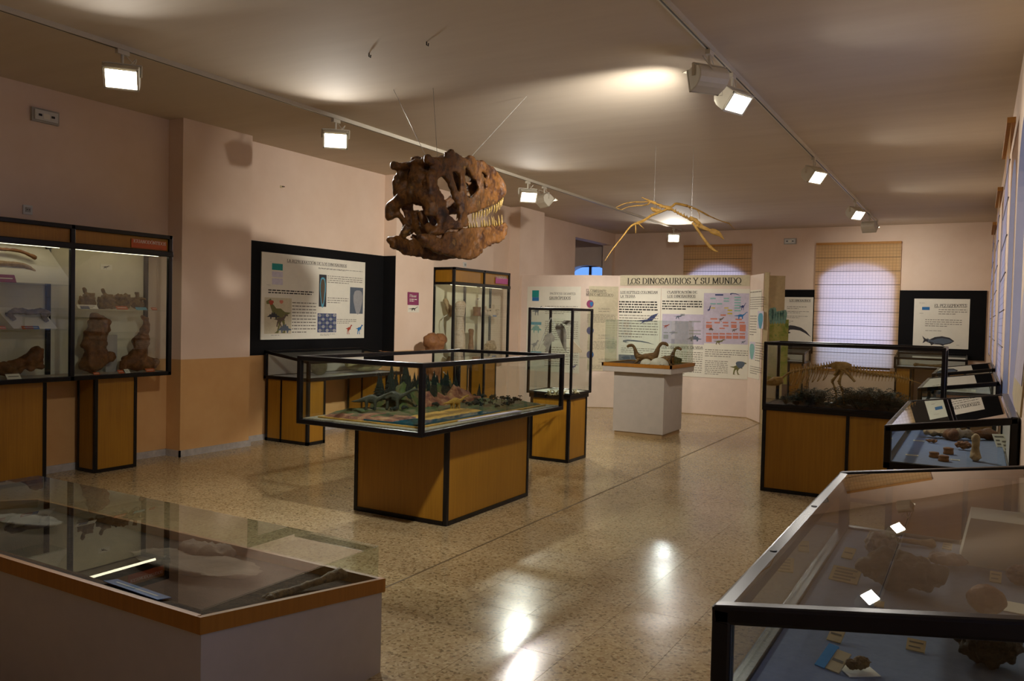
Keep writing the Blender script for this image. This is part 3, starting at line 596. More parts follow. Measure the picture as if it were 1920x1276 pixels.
class Poster:
    """flat printed sheet on a plane; its content is given at photo pixels and stored at its real place on the sheet"""
    def __init__(s, name, label, O, U, N, u0, u1, z0, z1, mat='white_paper', th=.008, cat='poster', group=None):
        s.O, s.U, s.N = Vector(O), Vector(U).normalized(), Vector(N).normalized(); s.th = th; s.k = 0
        c = s.O+s.U*(u0+u1)/2; s.t = thing(name, label, cat, (c.x, c.y, z0), group=group)
        P = [s.at(u, z, 0) for u, z in ((u0, z0), (u1, z0), (u1, z1), (u0, z1))]
        put('sheet', MB().prism(P, s.N*th).mesh('sheet'), mat, s.t)
    def at(s, u, z, d=None): p = s.O+s.U*u+s.N*(s.th+.0006 if d is None else d); return Vector((p.x, p.y, z))
    def uv(s, px, py):
        d = ray(px, py); P = CAM+d*((s.O+s.N*s.th-CAM).dot(s.N)/d.dot(s.N)); return (P-s.O).dot(s.U), P.z
    def lay(s, name, polys, mat, lift=0):
        m = MB()
        for q in polys: m.poly([s.at(u, z, s.th+.0006+.0004*lift) for u, z in q])
        me = m.mesh(name, False)
        if me.polygons and me.polygons[0].normal.dot(s.N) < 0: me.flip_normals()
        return put(name, me, mat, s.t)
    def text(s, txt, x0, y0, x1, y1, h, mat='ink', under=False, bold=1.0, name='title_text'):
        u0, z0 = s.uv(x0, y0); u1, z1 = s.uv(x1, y1); q, w = glyphs(txt, bold); hm = s.uv(x0, y0-h)[1]-z0; sl = (z1-z0)
        f = lambda a, b: (u0+(u1-u0)*a/w, z0+b*hm+sl*a/w)
        P = [[f(a, b) for a, b in k] for k in q]
        if under: P.append([f(0, -.2), f(w, -.2), f(w, -.14), f(0, -.14)])
        return s.lay(name, P, mat, 1)
    def rect(s, x0, y0, x1, y1, mat, name='picture', lift=0):
        u0, z1 = s.uv(x0, y0); u1, z0 = s.uv(x1, y1); return s.lay(name, [[(u0, z0), (u1, z0), (u1, z1), (u0, z1)]], mat, lift)
    def pic(s, kind, x0, y0, x1, y1, mat, lift=1, flip=False, name='picture'):
        u0, z1 = s.uv(x0, y0); u1, z0 = s.uv(x1, y1)
        if flip: u0, u1 = u1, u0
        return s.lay(name, [[(lerp(u0, u1, a), lerp(z0, z1, b)) for a, b in SIL[kind]]], mat, lift)
    def para(s, x0, y0, x1, y1, n, seed=0, mat='faint_ink', fill=.30, last=.6, name='body_text'):
        rnd = random.Random(seed); u0, z1 = s.uv(x0, y0); u1, z0 = s.uv(x1, y1); P = []; dz = (z1-z0)/n
        for i in range(n):
            z = z1-dz*(i+.5); u = u0; e = u1 if i < n-1 else lerp(u0, u1, last)
            while u < e-.005:
                w = min(rnd.uniform(.02, .075), e-u); P.append([(u, z-dz*fill/2), (u+w, z-dz*fill/2), (u+w, z+dz*fill/2), (u, z+dz*fill/2)]); u += w+.012
        return s.lay(name, P, mat, 1)
    def grid(s, cells, mat, name='diagram_box'):
        for x0, y0, x1, y1 in cells: (u0, z1), (u1, z0) = s.uv(x0, y0), s.uv(x1, y1); s.lay(name, [[(u0, z0), (u1, z0), (u1, z1), (u0, z1)]], mat, 1)
# left wall: black board round the corner and its poster
t = thing('black_board', 'black backing board round the wall corner behind the dinosaur egg poster', 'board', (XL+.01, 8.1, 1.05))
put('board', MB().box(XL, XL+.008, 6.81, 9.43, 1.05, 2.443).mesh('board'), 'black_paper', t); put('board_return', MB().box(XL, -7.415, 9.42, 9.43, 1.04, 2.443).mesh('board_return'), 'black_paper', t)
p = Poster('poster', 'large white poster on dinosaur reproduction mounted on the black board', (XL+.008, 0, 0), (0, 1, 0), (1, 0, 0), 7.07, 8.995, 1.24, 2.318, th=.014)
p.text('LA REPRODUCCIÓN DE LOS DINOSAURIOS', 538, 491, 650, 501, 5.6, under=True, bold=1.2)
p.rect(510, 493, 530, 507, 'p_teal'); p.rect(510, 508, 530, 520, 'p_pale'); p.rect(510, 521, 530, 534, 'p_pale'); p.para(506, 490, 513, 491.5, 1, 1); p.para(500, 533, 512, 535, 1, 2)
p.para(597, 501, 680, 511, 2, 3, 'ink', .5); p.para(614, 515, 679, 535, 4, 4); p.para(503, 541, 588, 554, 2, 5, 'ink', .5, .95); p.para(548, 564, 592, 625, 10, 6); p.para(614, 556, 653, 570, 3, 7); p.para(632, 597, 668, 607, 3, 8); p.para(508, 627, 535, 629, 1, 9); p.para(600, 625, 628, 629, 2, 10)
p.rect(598.5, 514, 611.5, 575, 'p_darkprint'); p.pic('blob', 600, 516, 610, 574, 'p_sky', 1); p.pic('blob', 601.5, 520, 608.5, 568, 'p_brownprint', 2)
p.rect(656.5, 538, 680, 588, 'p_slate'); p.pic('blob', 663, 541, 679, 587, 'p_grey', 1); p.rect(595.5, 587, 630, 622.5, 'p_navy')
P_ = []; rnd = random.Random(3)
for i in range(5):
    for j in range(5): x, y = 596+6.8*i+rnd.uniform(0, 1), 588+7*j; p.pic('disc', x, y, x+6, y+6, 'p_slate' if (i+j) % 2 else 'p_grey', 1, name='egg_print')
p.rect(496, 557, 546, 625, 'p_cream'); p.pic('theropod', 499, 559, 545, 624, 'p_olive', 1, True); p.pic('blob', 504, 562, 513, 571, 'p_red', 2); p.pic('stego', 500, 584, 524, 598, 'p_darkprint', 2); p.pic('stego', 520, 606, 546, 624, 'p_slate', 2); p.pic('theropod', 512, 588, 540, 612, 'p_brownprint', 2); p.pic('blob', 524, 562, 531, 569, 'p_salmon', 2)
p.pic('theropod', 648, 608, 660, 626, 'p_red'); p.pic('theropod', 667, 608, 680, 626, 'p_blue')
# small sign on the second pilaster
p = Poster('wall_sign', 'small crimson and white wall sign with a dinosaur silhouette beside the black board', (-7.41, 0, 0), (0, 1, 0), (1, 0, 0), 9.735, 10.01, 1.625, 1.925, cat='sign', th=.006)
p.rect(764.5, 547, 785, 572, 'p_purple', 'crimson_field'); p.text('Fémur', 768, 556.5, 781, 557, 5, 'white_paper', bold=1.4); p.para(768, 559, 782, 566, 2, 1, 'white_paper', .5); p.pic('sauropod', 766, 574, 784, 583, 'ink')
# cabinet name plates
p = Poster('name_plate', 'orange name plate reading iguanodóntidos on the left cabinet header', (-7.196, 0, 0), (0, 1, 0), (1, 0, 0), *[sorted([onx(246, 445, -7.196).y, onx(312, 455, -7.196).y])[i] for i in (0, 1)], 2.185, 2.272, 'p_orange', .004, 'sign')
p.text('IGUANODÓNTIDOS', 250, 454, 311, 460.5, 6, 'white_paper', bold=1.2)
p = Poster('name_plate', 'pink name plate on the sauropod cabinet header', (-7.196, 0, 0), (0, 1, 0), (1, 0, 0), onx(929, 520, -7.196).y, onx(952, 520, -7.196).y, 2.155, 2.26, 'p_rose', .004, 'sign')
p.text('SAURÓPODOS', 930.5, 522, 950.5, 523, 4.2, 'white_paper', bold=1.2)
# ------------------------------------------------------------------ folding partition with its posters
PP = [(-7.41, 13.2), (-6.05, 13.19), (-5.58, 13.45), (-3.29, 13.6), (-2.95, 13.03)]
ZP = 2.365
root = tag(bpy.data.objects.new('wall_partition', None), kind='structure'); COL.objects.link(root); root.location = (-5, 13.4, 0)
def panel_axes(a, b):
    A, B = Vector((*a, 0)), Vector((*b, 0)); U = (B-A).normalized(); N = Vector((U.y, -U.x, 0)); return A, U, N, (B-A).length
for a, b in zip(PP, PP[1:]):
    A, U, N, L = panel_axes(a, b); put('panel', MB().prism([A, A+U*L, A+U*L-N*.05, A-N*.05], (0, 0, ZP)).mesh('panel'), 'partition_paint', root)
    put('skirting', MB().prism([A, A+U*L, A+U*L+N*.006, A+N*.006], (0, 0, .012)).mesh('skirting'), 'skirting', root)
A, U, N, L = panel_axes((-2.86, 13.02), (-2.64, 13.12)); put('painted_panel', MB().prism([A, A+U*L, A+U*L-N*.04, A-N*.04], (0, 0, 2.33)).mesh('painted_panel'), 'p_tagwood', root)
put('post', MB().box(-2.93, -2.86, 13.0, 13.06, 0, 2.38).mesh('post'), 'p_tagwood', root)
p = Poster('mural', 'painted strip of green meadow and teal trees at the partition end', A, U, N, .02, L, 1.0, 1.98, 'p_tagwood', .003, 'mural')
p.rect(1443, 598, 1475, 720, 'mural_meadow', 'meadow')
for x in range(1444, 1474, 5): p.pic('blob', x-2, 574+(x*7) % 9, x+6, 606, 'mural_trees', 1, name='tree_print')
def PanelPoster(k, label, u0, u1, z0, z1, name='poster', mat='white_paper'):
    A, U, N, L = panel_axes(PP[k], PP[k+1]); return Poster(name, label, A, U, N, u0, u1 if u1 > 0 else L+u1, z0, z1, mat, .006)
def span(k, x0, x1, y):
    A, U, N, L = panel_axes(PP[k], PP[k+1]); r = []
    for x in (x0, x1): d = ray(x, y); P = CAM+d*((A-CAM).dot(N)/d.dot(N)); r.append((P-A).dot(U))
    return r
def zat(k, x, y): A, U, N, L = panel_axes(PP[k], PP[k+1]); d = ray(x, y); return (CAM+d*((A-CAM).dot(N)/d.dot(N))).z
u = span(0, 988, 1088, 600)
p = PanelPoster(0, 'sauropod poster with a teal square on the left partition panel', u[0], u[1], zat(0, 1040, 697), zat(0, 1040, 537))
p.rect(998, 544, 1010.5, 557, 'p_teal'); p.rect(998, 557, 1010.5, 564, 'p_blue'); p.text('PACÍFICOS GIGANTES:', 1031, 552, 1080, 552.5, 4); p.text('SAURÓPODOS', 1030, 561, 1070, 561, 5.2, under=True, bold=1.3)
p.para(1022, 572, 1083, 590, 5, 1); p.para(1022, 600, 1083, 640, 10, 2); p.para(1022, 648, 1083, 690, 9, 3)
p.pic('sauropod', 997, 573, 1016, 592, 'p_slate'); p.rect(995, 603, 1015, 609, 'p_sky'); p.pic('stego', 995, 606, 1015, 624, 'p_teal2'); p.pic('theropod', 995, 636, 1010, 658, 'p_grey'); p.rect(995, 658, 1015, 664, 'p_sky'); p.pic('theropod', 1070, 682, 1082, 693, 'p_navy')
u = span(1, 1103, 1158, 600)
p = PanelPoster(1, 'changing Mesozoic world poster with three globe pictures on the angled partition panel', u[0], u[1], zat(1, 1130, 695), zat(1, 1130, 536.5), mat='p_cream')
p.text('EL CAMBIANTE', 1099, 546.5, 1137, 548.5, 5, under=True); p.text('MUNDO MESOZOICO', 1099, 553.5, 1150, 555.5, 4.8, under=True)
for k, y in enumerate((562, 612, 657)):
    p.pic('disc', 1100, y, 1113, y+15, ('p_purple', 'p_navy', 'p_navy')[k], 1, name='globe_print'); p.pic('blob', 1106, y+3, 1112, y+12, 'p_blue', 2, name='globe_print')
    p.text(('EL TRIÁSICO', 'EL JURÁSICO', 'EL CRETÁCICO')[k], 1122, y+18, 1143, y+18.5, 3.2, 'faint_ink', name='heading_text'); p.para(1122, y+20, 1143, y+23, 1, k, last=1); p.para(1101, y+26, 1155, y+44 if k < 2 else y+36, 6 if k < 2 else 4, 20+k)
u = span(2, 1163, 1406, 525)
p = PanelPoster(2, 'long title banner reading los dinosaurios y su mundo across the partition top', max(u[0], .01), u[1], zat(2, 1280, 535.5), zat(2, 1280, 515.5), 'title_banner', 'p_cream')
p.text('LOS DINOSAURIOS Y SU MUNDO', 1176, 532, 1390, 531.5, 10.5, 'ink', True, 1.25)
u = span(2, 1161, 1238, 600)
p = PanelPoster(2, 'poster on reptiles colonizing the land, left on the back partition panel', max(u[0], .01), u[1], zat(2, 1200, 704), zat(2, 1200, 540))
p.text('LOS REPTILES COLONIZAN', 1163, 550, 1233, 550, 4.6, under=True, bold=1.3); p.text('LA TIERRA', 1163, 557.5, 1191, 557.5, 4.6, under=True, bold=1.3)
p.para(1161, 563, 1233, 588, 5, 1, 'ink', .5); p.para(1161, 588, 1233, 635, 9, 2); p.para(1165, 650, 1233, 664, 3, 3); p.pic('pterosaur', 1193, 586, 1234, 608, 'p_navy'); p.pic('swoop', 1168, 636, 1228, 646, 'p_slate'); p.rect(1160, 664, 1192, 676, 'p_slate'); p.para(1161, 680, 1233, 702, 4, 4)
u = span(2, 1239, 1405, 600)
p = PanelPoster(2, 'classification poster with dinosaur family diagram on the back partition panel', u[0], u[1], zat(2, 1320, 707), zat(2, 1320, 541))
p.text('CLASIFICACIÓN DE', 1251, 550, 1307, 550, 4.8, bold=1.3); p.text('LOS DINOSAURIOS', 1251, 557.5, 1304, 557.5, 4.8, under=True, bold=1.3); p.para(1242, 562, 1316, 582, 4, 5, 'ink', .45)
p.rect(1320, 549, 1402, 646, 'p_lilac', 'diagram_field'); p.rect(1242, 588, 1320, 646, 'p_lilac', 'diagram_field')
p.text('LOS DINOSAURIOS EN VIDA', 1240, 652.5, 1318, 654, 4.8, under=True, bold=1.2)
p.grid([(1341, 551, 1356, 554)], 'p_navy'); p.grid([(1332, 558, 1342, 560.5), (1357, 558, 1367, 560.5), (1357, 563, 1367, 565.5), (1332, 568, 1342, 570.5), (1344, 568, 1354, 570.5)]+[(1377, 556+5*k, 1389, 558.5+5*k) for k in range(6)], 'p_teal2')
p.grid([(1333, 576, 1341, 578), (1358, 576, 1366, 578), (1364, 580, 1373, 583), (1364, 586, 1373, 589)], 'p_yellow')
p.grid([(1351, 589, 1361, 592), (1332, 596, 1345, 599), (1379, 597, 1391, 600)]+[(1324+15.5*k, 603, 1334.5+15.5*k, 606) for k in range(5)]+[(1324, 608, 1335, 615), (1371, 608, 1381, 615), (1387, 608, 1398, 621), (1356, 609, 1366, 612), (1349, 614, 1359, 616.5)]+[(1324+12.5*k, 624, 1334.5+12.5*k, 627) for k in range(6)]+[(1324+12.5*k, 629, 1334.5+12.5*k, 635 if k else 641) for k in range(6)], 'p_salmon')
p.grid([(1276, 588, 1284, 592), (1244, 622, 1253, 624), (1255, 622, 1270, 624.5), (1244, 627, 1253, 635), (1292, 601, 1314, 604), (1292, 618, 1314, 621), (1292, 624, 1314, 627)], 'p_grey')
for kd, x0, y0, x1, y1, mt in (('pterosaur', 1326, 571, 1333, 585, 'p_navy'), ('sauropod', 1386, 567, 1399, 582, 'p_navy'), ('sauropod', 1376, 584, 1402, 599, 'p_blue'), ('theropod', 1346, 594, 1358, 603, 'p_brownprint'), ('theropod', 1370, 615, 1384, 622, 'p_brownprint'), ('stego', 1328, 613, 1338, 620, 'p_brownprint'), ('theropod', 1337, 635, 1360, 646, 'p_olive'), ('theropod', 1388, 638, 1399, 644, 'p_slate'),
        ('stego', 1288, 627, 1315, 640, 'p_slate'), ('theropod', 1263, 589, 1282, 598, 'p_slate'), ('theropod', 1242, 607, 1256, 615, 'p_red'), ('swoop', 1369, 549, 1388, 554, 'p_navy'), ('theropod', 1368, 677, 1399, 703, 'p_olive')): p.pic(kd, x0, y0, x1, y1, mt, 2)
p.pic('blob', 1380, 676, 1396, 690, 'p_slate', 3); p.para(1240, 656, 1316, 704, 11, 7); p.para(1322, 653, 1402, 672, 4, 8); p.para(1322, 674, 1364, 704, 8, 9)
u = span(3, 1407, 1432, 600)
p = PanelPoster(3, 'narrow text poster with pale blue maps on the right angled partition panel', .03, -.06, zat(3, 1420, 711), zat(3, 1420, 543))
p.para(1407, 545, 1428, 549, 1, 9, last=1); p.para(1407, 556, 1432, 580, 6, 1); p.para(1407, 590, 1418, 630, 8, 2); p.rect(1421, 583, 1431, 616, 'p_pale'); p.pic('blob', 1422, 585, 1430, 615, 'p_sky'); p.rect(1406, 640, 1415, 674, 'p_pale'); p.pic('blob', 1406, 642, 1414, 673, 'p_teal2'); p.para(1417, 640, 1431, 680, 8, 3); p.para(1407, 684, 1428, 705, 4, 4)
# far wall boards and posters
def far_board(label, x0, x1, z0, z1): solo('black_board', MB().box(x0, x1, YF-.03, YF, z0, z1), 'black_paper', label, 'board')
far_board('black backing board on the far wall behind the fish poster', -1.40, .125, .95, 2.305); far_board('black backing board on the far wall left of the tall glowing blind', -3.9, -3.035, .95, 2.31)
p = Poster('poster', 'white poster with a large drawn fish on the far wall board', (0, YF-.03, 0), (1, 0, 0), (0, -1, 0), -1.13, -.155, 1.16, 2.14, th=.008)
p.text('EL PEZ LEPIDOTES', 1752, 575.5, 1813, 575.5, 5.5, under=True, bold=1.3); p.rect(1729, 575, 1743, 581, 'p_blue'); p.para(1724, 567, 1740, 568.5, 1, 1); p.para(1724, 586, 1736, 588, 1, 2)
p.para(1760, 578, 1813, 591, 3, 3); p.para(1735, 597, 1803, 614, 4, 4); p.para(1735, 618, 1785, 622, 1, 5); p.pic('fish', 1729, 628, 1789, 649, 'p_darkprint'); p.pic('fish', 1738, 632, 1786, 646, 'p_slate', 2); p.para(1793, 646, 1802, 648, 1, 6)
p = Poster('poster', 'white poster with a dark swooping tail drawing on the far wall board', (0, YF-.03, 0), (1, 0, 0), (0, -1, 0), -3.75, -3.055, 1.2, 2.15, th=.008)
p.text('LOS DINOSAURIOS', 1480, 565, 1520, 565.5, 4.2, under=True, bold=1.3); p.para(1476, 573, 1512, 580, 2, 1); p.para(1476, 582, 1517, 588, 2, 2); p.para(1476, 591, 1514, 597, 2, 3); p.para(1476, 600, 1487, 606, 2, 4); p.pic('swoop', 1474, 609, 1521, 632, 'p_darkprint')
# leaning board on the window wall
t = thing('leaning_board', 'grey printed board leaning against the window wall above the nearer desk cases', 'board', (.15, 4.6, 1.25))
m = MB().prism([(.205, 4.05, 1.99), (.205, 4.92, 1.99), (.165, 4.92, 1.26), (.165, 4.7, 1.22), (.165, 4.05, 1.22)], (.008, 0, .0)); put('board', m.mesh('board'), 'p_tagwood', t)
put('print', MB().prism([(.2, 4.1, 1.9), (.2, 4.85, 1.9), (.17, 4.85, 1.35), (.17, 4.1, 1.35)], (-.0015, 0, 0)).mesh('print'), 'p_lilac', t)
# wall fittings
def fitting(name, label, cat, c, u, n_, w, h, d, parts):
    t = thing(name, label, cat, c); C_, U, N = Vector(c), Vector(u), Vector(n_)
    def bx(nm, du, dz, ww, hh, d0, d1, mat):
        P = [C_+U*(du+a*ww/2)+Vector((0, 0, dz+b*hh/2))+N*d0 for a, b in ((-1, -1), (1, -1), (1, 1), (-1, 1))]; put(nm, MB().prism(P, N*(d1-d0)).mesh(nm), mat, t)
    for q in parts: bx(*q)
EM = [('frame', 0, 0, .255, .125, 0, .03, 'grey_plastic'), ('lens', 0, 0, .215, .09, .03, .045, 'lens_grey'), ('lamp', -.06, 0, .03, .02, .045, .05, 'dark_metal'), ('lamp', .06, 0, .03, .02, .045, .05, 'dark_metal'), ('sticker', 0, -.005, .06, .05, .045, .047, 'white_paper')]
fitting('emergency_light', 'grey emergency light on the left wall above the first cabinet', 'light', (XL, 4.41, 3.362), (0, 1, 0), (1, 0, 0), 0, 0, 0, EM)
fitting('emergency_light', 'grey emergency light high on the far wall between the two blinds', 'light', (-3.575, YF, 3.35), (1, 0, 0), (0, -1, 0), 0, 0, 0, EM)
SK = [('plate', 0, 0, .085, .085, 0, .012, 'lens_grey'), ('socket', 0, 0, .042, .042, .012, .02, 'grey_plastic'), ('contact', -.01, 0, .008, .008, .02, .021, 'dark_metal'), ('contact', .01, 0, .008, .008, .02, .021, 'dark_metal')]
fitting('wall_socket', 'white wall socket just above the left cabinet top', 'socket', (XL, 4.26, 2.477), (0, 1, 0), (1, 0, 0), 0, 0, 0, SK)
fitting('wall_socket', 'white wall socket high above the sauropod cabinet', 'socket', (XL, 11.6, 2.46), (0, 1, 0), (1, 0, 0), 0, 0, 0, SK)
fitting('wall_socket', 'low wall socket under the desk case on the left wall', 'socket', tuple(onx(598, 752, XL)), (0, 1, 0), (1, 0, 0), 0, 0, 0, SK)
fitting('wall_hook', 'small brass hook high on the wall above the black board', 'hook', tuple(onx(527, 350, XL)), (0, 1, 0), (1, 0, 0), 0, 0, 0, [('plate', 0, 0, .035, .03, 0, .006, 'p_tagwood'), ('hook', .02, .005, .03, .012, .006, .03, 'p_brownprint')])
# ------------------------------------------------------------------ hanging theropod skull
SD = 7.3; SK_S = .18804*SD/F          # metres per traced unit
TH = math.radians(50)
HR = Vector((RIGHT.x, RIGHT.y, 0)).normalized(); HA = Vector((FWD.x, FWD.y, 0)).normalized()
sfw = HR*math.cos(TH)+HA*math.sin(TH)
C0 = atdepth(840, 390, SD)            # centre of the skull
skull = thing('dinosaur_skull', 'large brown toothed dinosaur skull hanging from wires above the diorama case', 'skull', C0, math.atan2(sfw.y, sfw.x))
def wid(x): return max(.045, .208-.2*max(0, x+.05)/.85) if x > -.05 else .208
def sk(u, v, wo=0.0, side=1, wf=1.0):
    """traced point of the near side (u, v) -> local (forward, lateral, up); the far side mirrors it"""
    d = ray(700+u*.18804, 260+v*.18804); lat = Vector((-sfw.y, sfw.x, 0)); x = 0.0
    for _ in range(14):
        w = wid(x)*wf+wo; t_ = ((C0-CAM).dot(lat)-w)/d.dot(lat); P = CAM+d*t_-C0; x = .5*x+.5*P.dot(sfw)
    return Vector((x, -side*w, P.z))
OUT = [(720, 130), (770, 115), (830, 160), (900, 195), (960, 180), (1010, 205), (1060, 245), (1150, 290), (1210, 325), (1260, 390), (1295, 460), (1300, 540), (1285, 580), (1240, 610), (1200, 640), (1150, 670), (1090, 695), (1030, 705), (975, 715), (940, 740), (930, 790), (945, 850), (930, 880), (860, 890), (760, 895), (700, 925), (690, 960), (640, 960), (610, 900), (650, 840), (640, 760), (640, 690), (600, 640), (560, 560), (540, 470), (545, 380), (570, 310), (620, 250), (700, 225), (735, 215), (715, 170)]
HOLES = [[(640, 440), (650, 400), (680, 372), (710, 385), (735, 430), (755, 490), (785, 545), (780, 575), (740, 580), (700, 600), (680, 560), (650, 500)], [(785, 345), (815, 335), (845, 370), (850, 430), (845, 500), (860, 560), (835, 540), (815, 480), (797, 430), (785, 390)],
    [(910, 300), (945, 330), (985, 390), (1015, 440), (1030, 490), (1010, 540), (970, 570), (930, 570), (918, 500), (920, 400)], [(1060, 325), (1095, 330), (1125, 365), (1128, 400), (1100, 395), (1075, 360)], [(1070, 430), (1090, 420), (1112, 450), (1118, 500), (1090, 490)], [(730, 590), (780, 590), (820, 620), (835, 690), (848, 760), (840, 810), (790, 800), (750, 760), (728, 680)]]
JAW = [(470, 970), (520, 945), (600, 950), (640, 990), (680, 1000), (700, 960), (760, 930), (850, 910), (940, 895), (1000, 890), (1100, 880), (1200, 890), (1260, 870), (1300, 840), (1330, 880), (1325, 940), (1290, 1000), (1230, 1030), (1150, 1060), (1080, 1120), (1000, 1180), (920, 1205), (850, 1190), (780, 1170), (700, 1155), (640, 1130), (560, 1095), (490, 1060)]
def inside(p, poly):
    c = False; j = len(poly)-1
    for i in range(len(poly)):
        (x0, y0), (x1, y1) = poly[i], poly[j]
        if (y0 > p[1]) != (y1 > p[1]) and p[0] < (x1-x0)*(p[1]-y0)/(y1-y0)+x0: c = not c
        j = i
    return c
HOLES = [[(sum(q[0] for q in h)/len(h)+(u-sum(q[0] for q in h)/len(h))*1.14, sum(q[1] for q in h)/len(h)+(v-sum(q[1] for q in h)/len(h))*1.12) for u, v in h] for h in HOLES]
def plate(mb, out, holes, wf, th, g=15):
    us = [q[0] for q in out]; vs = [q[1] for q in out]
    for a in range(int((max(us)-min(us))/g)+1):
        for b in range(int((max(vs)-min(vs))/g)+1):
            u, v = min(us)+g*(a+.5), min(vs)+g*(b+.5)
            if not inside((u, v), out) or any(inside((u, v), h) for h in holes): continue
            for s_ in (1, -1):
                c = sk(u, v, 0, s_, wf); hx, hz = g*SK_S*.62/math.cos(TH), g*SK_S*.62; mb.box(c.x-hx, c.x+hx, c.y-th/2, c.y+th/2, c.z-hz, c.z+hz)
ST = [  # ridges that stand proud of the side plates: points, radius in traced units
    ([(940, 730), (1050, 690), (1150, 650), (1230, 600), (1285, 545)], 34), ([(1285, 545), (1290, 470), (1250, 395), (1185, 325)], 34), ([(1190, 315), (1080, 262), (980, 220), (900, 215), (800, 190)], 36), ([(860, 200), (800, 175), (755, 140)], 44), ([(1000, 215), (955, 200)], 38),
    ([(900, 280), (900, 420), (890, 560), (885, 640)], 24), ([(880, 650), (980, 640), (1080, 620)], 30), ([(735, 240), (765, 350), (798, 450), (860, 590)], 26), ([(760, 240), (660, 255), (600, 330), (588, 430), (610, 540), (640, 640)], 46), ([(660, 640), (685, 700), (690, 790), (760, 850), (870, 850)], 36), ([(860, 590), (868, 700), (868, 800)], 24),
    ([(680, 800), (655, 880), (665, 950)], 46), ([(1130, 640), (1200, 560), (1230, 470)], 40), ([(800, 205), (700, 225), (600, 230), (520, 200)], 44), ([(600, 330), (560, 480), (590, 640)], 44), ([(585, 450), (560, 560), (580, 700), (640, 800)], 34)]
m = MB(); plate(m, OUT, HOLES, 1.0, .045)
for pts, r in ST:
    for s in (1, -1):
        P = spline([sk(u, v, 0, s) for u, v in pts], 4); m.tube(P, r*SK_S, 10, .8)
m.tube([sk(540, 215, 0, 1, .25), sk(520, 165, 0, 1, .25)], [60*SK_S, 44*SK_S], 10)
roof = [(1290, 480, .3), (1250, 400, .4), (1180, 325, .5), (1080, 265, .5), (980, 225, .5), (900, 210, .5), (800, 210, .6), (700, 225, .5), (600, 230, .5)]
for u, v, f in roof:
    a, b = sk(u, v, 0, 1, 1), sk(u, v, 0, -1, 1); m.tube([a, (a+b)/2+Vector((0, 0, .012)), b], 38*SK_S, 8)
xr = sk(600, 400).x
m.ell((xr+.06, 0, sk(600, 420).z), (.13, .12, .2)); m.ell((xr-.05, 0, sk(600, 520).z), (.06, .06, .06))      # braincase and condyle
for s in (1, -1):
    m.tube(spline([(xr, 0, sk(0, 420).z), (xr-.04, s*.14, sk(0, 470).z), (xr-.06, s*.25, sk(0, 590).z), (xr-.05, s*.24, sk(0, 680).z)], 4), [.07]*5+[.055]*8, 10)
    m.tube(spline([(xr+.02, s*.03, sk(0, 600).z), (xr+.1, s*.08, sk(0, 800).z), (xr+.3, s*.05, sk(0, 790).z)], 4), .04, 8)
    m.tube([(xr+.06, s*.1, sk(0, 260).z), (xr-.02, s*.17, sk(0, 330).z), (xr-.03, s*.21, sk(0, 520).z)], .05, 8)
    m.tube([(xr+.02, s*.2, sk(0, 880).z), (xr+.03, s*.12, sk(0, 760).z)], .035, 8)
put('cranium', organic(m, .0115, .016, 9, 1, 2), 'skull_bone', skull, world=False)
m = MB()
plate(m, JAW, [], .92, .05)
JW = [([(560, 1000), (760, 1060), (920, 1090), (1080, 1010), (1200, 950), (1290, 905)], 38), ([(700, 965), (850, 940), (1000, 915), (1150, 905), (1285, 880)], 30), ([(600, 1100), (700, 1130), (820, 1150), (920, 1165), (1010, 1130), (1150, 1030)], 30), ([(500, 990), (480, 1020)], 60)]
for pts, r in JW:
    for s in (1, -1): m.tube(spline([sk(u, v, 0, s, .92) for u, v in pts], 4), r*SK_S, 10, .8)
a, b = sk(1290, 905, 0, 1, .92), sk(1290, 905, 0, -1, .92); m.tube([a, (a+b)/2+Vector((.02, 0, 0)), b], 52*SK_S, 8)
a, b = sk(1200, 960, 0, 1, .9), sk(1200, 960, 0, -1, .9); m.tube([a, (a+b)/2, b], 30*SK_S, 8)
put('lower_jaw', organic(m, .0115, .016, 9, 4, 2), 'skull_bone', skull, world=False)
TOOTH = MB().tube([(0, 0, .01), (0, 0, -.25), (-.04, 0, -.55), (-.1, 0, -.8), (-.17, 0, -1)], [.17, .17, .13, .08, .012], 7, .7).mesh('tooth')
TOOTH.materials.append(MATS['tooth']); rnd = random.Random(5)
for p in TOOTH.polygons: p.use_smooth = True
upper = [(995, 722), (1022, 712), (1050, 706), (1078, 698), (1104, 690), (1130, 680), (1156, 668), (1180, 655), (1204, 642), (1226, 628), (1246, 612), (1264, 596), (1279, 582), (1290, 566)]
lower = [(955, 900), (978, 896), (1003, 893), (1028, 890), (1053, 888), (1078, 886), (1103, 884), (1128, 882), (1153, 881), (1178, 880), (1203, 878), (1228, 875), (1253, 870), (1278, 862)]
for s in (1, -1):
    for i, (u, v) in enumerate(upper):
        if s < 0 and i % 2: continue
        L = (rnd.uniform(48, 92)+14)*SK_S; o = put('tooth', TOOTH, None, skull, world=False, loc=sk(u, v+22, 0, s), rot=(0, rnd.uniform(-.1, .12), rnd.uniform(-.3, .3))); o.scale = (.062, .062, L)
    for i, (u, v) in enumerate(lower):
        if s < 0 and i % 2 or i in (4, 9): continue
        L = (rnd.uniform(60, 112) if i > 2 else 55)*SK_S; o = put('tooth', TOOTH, None, skull, world=False, loc=sk(u, v-8, 0, s, .92), rot=(math.pi, rnd.uniform(-.12, .1), rnd.uniform(-.3, .3))); o.scale = (.062, .062, L)
SM = wmat(skull)
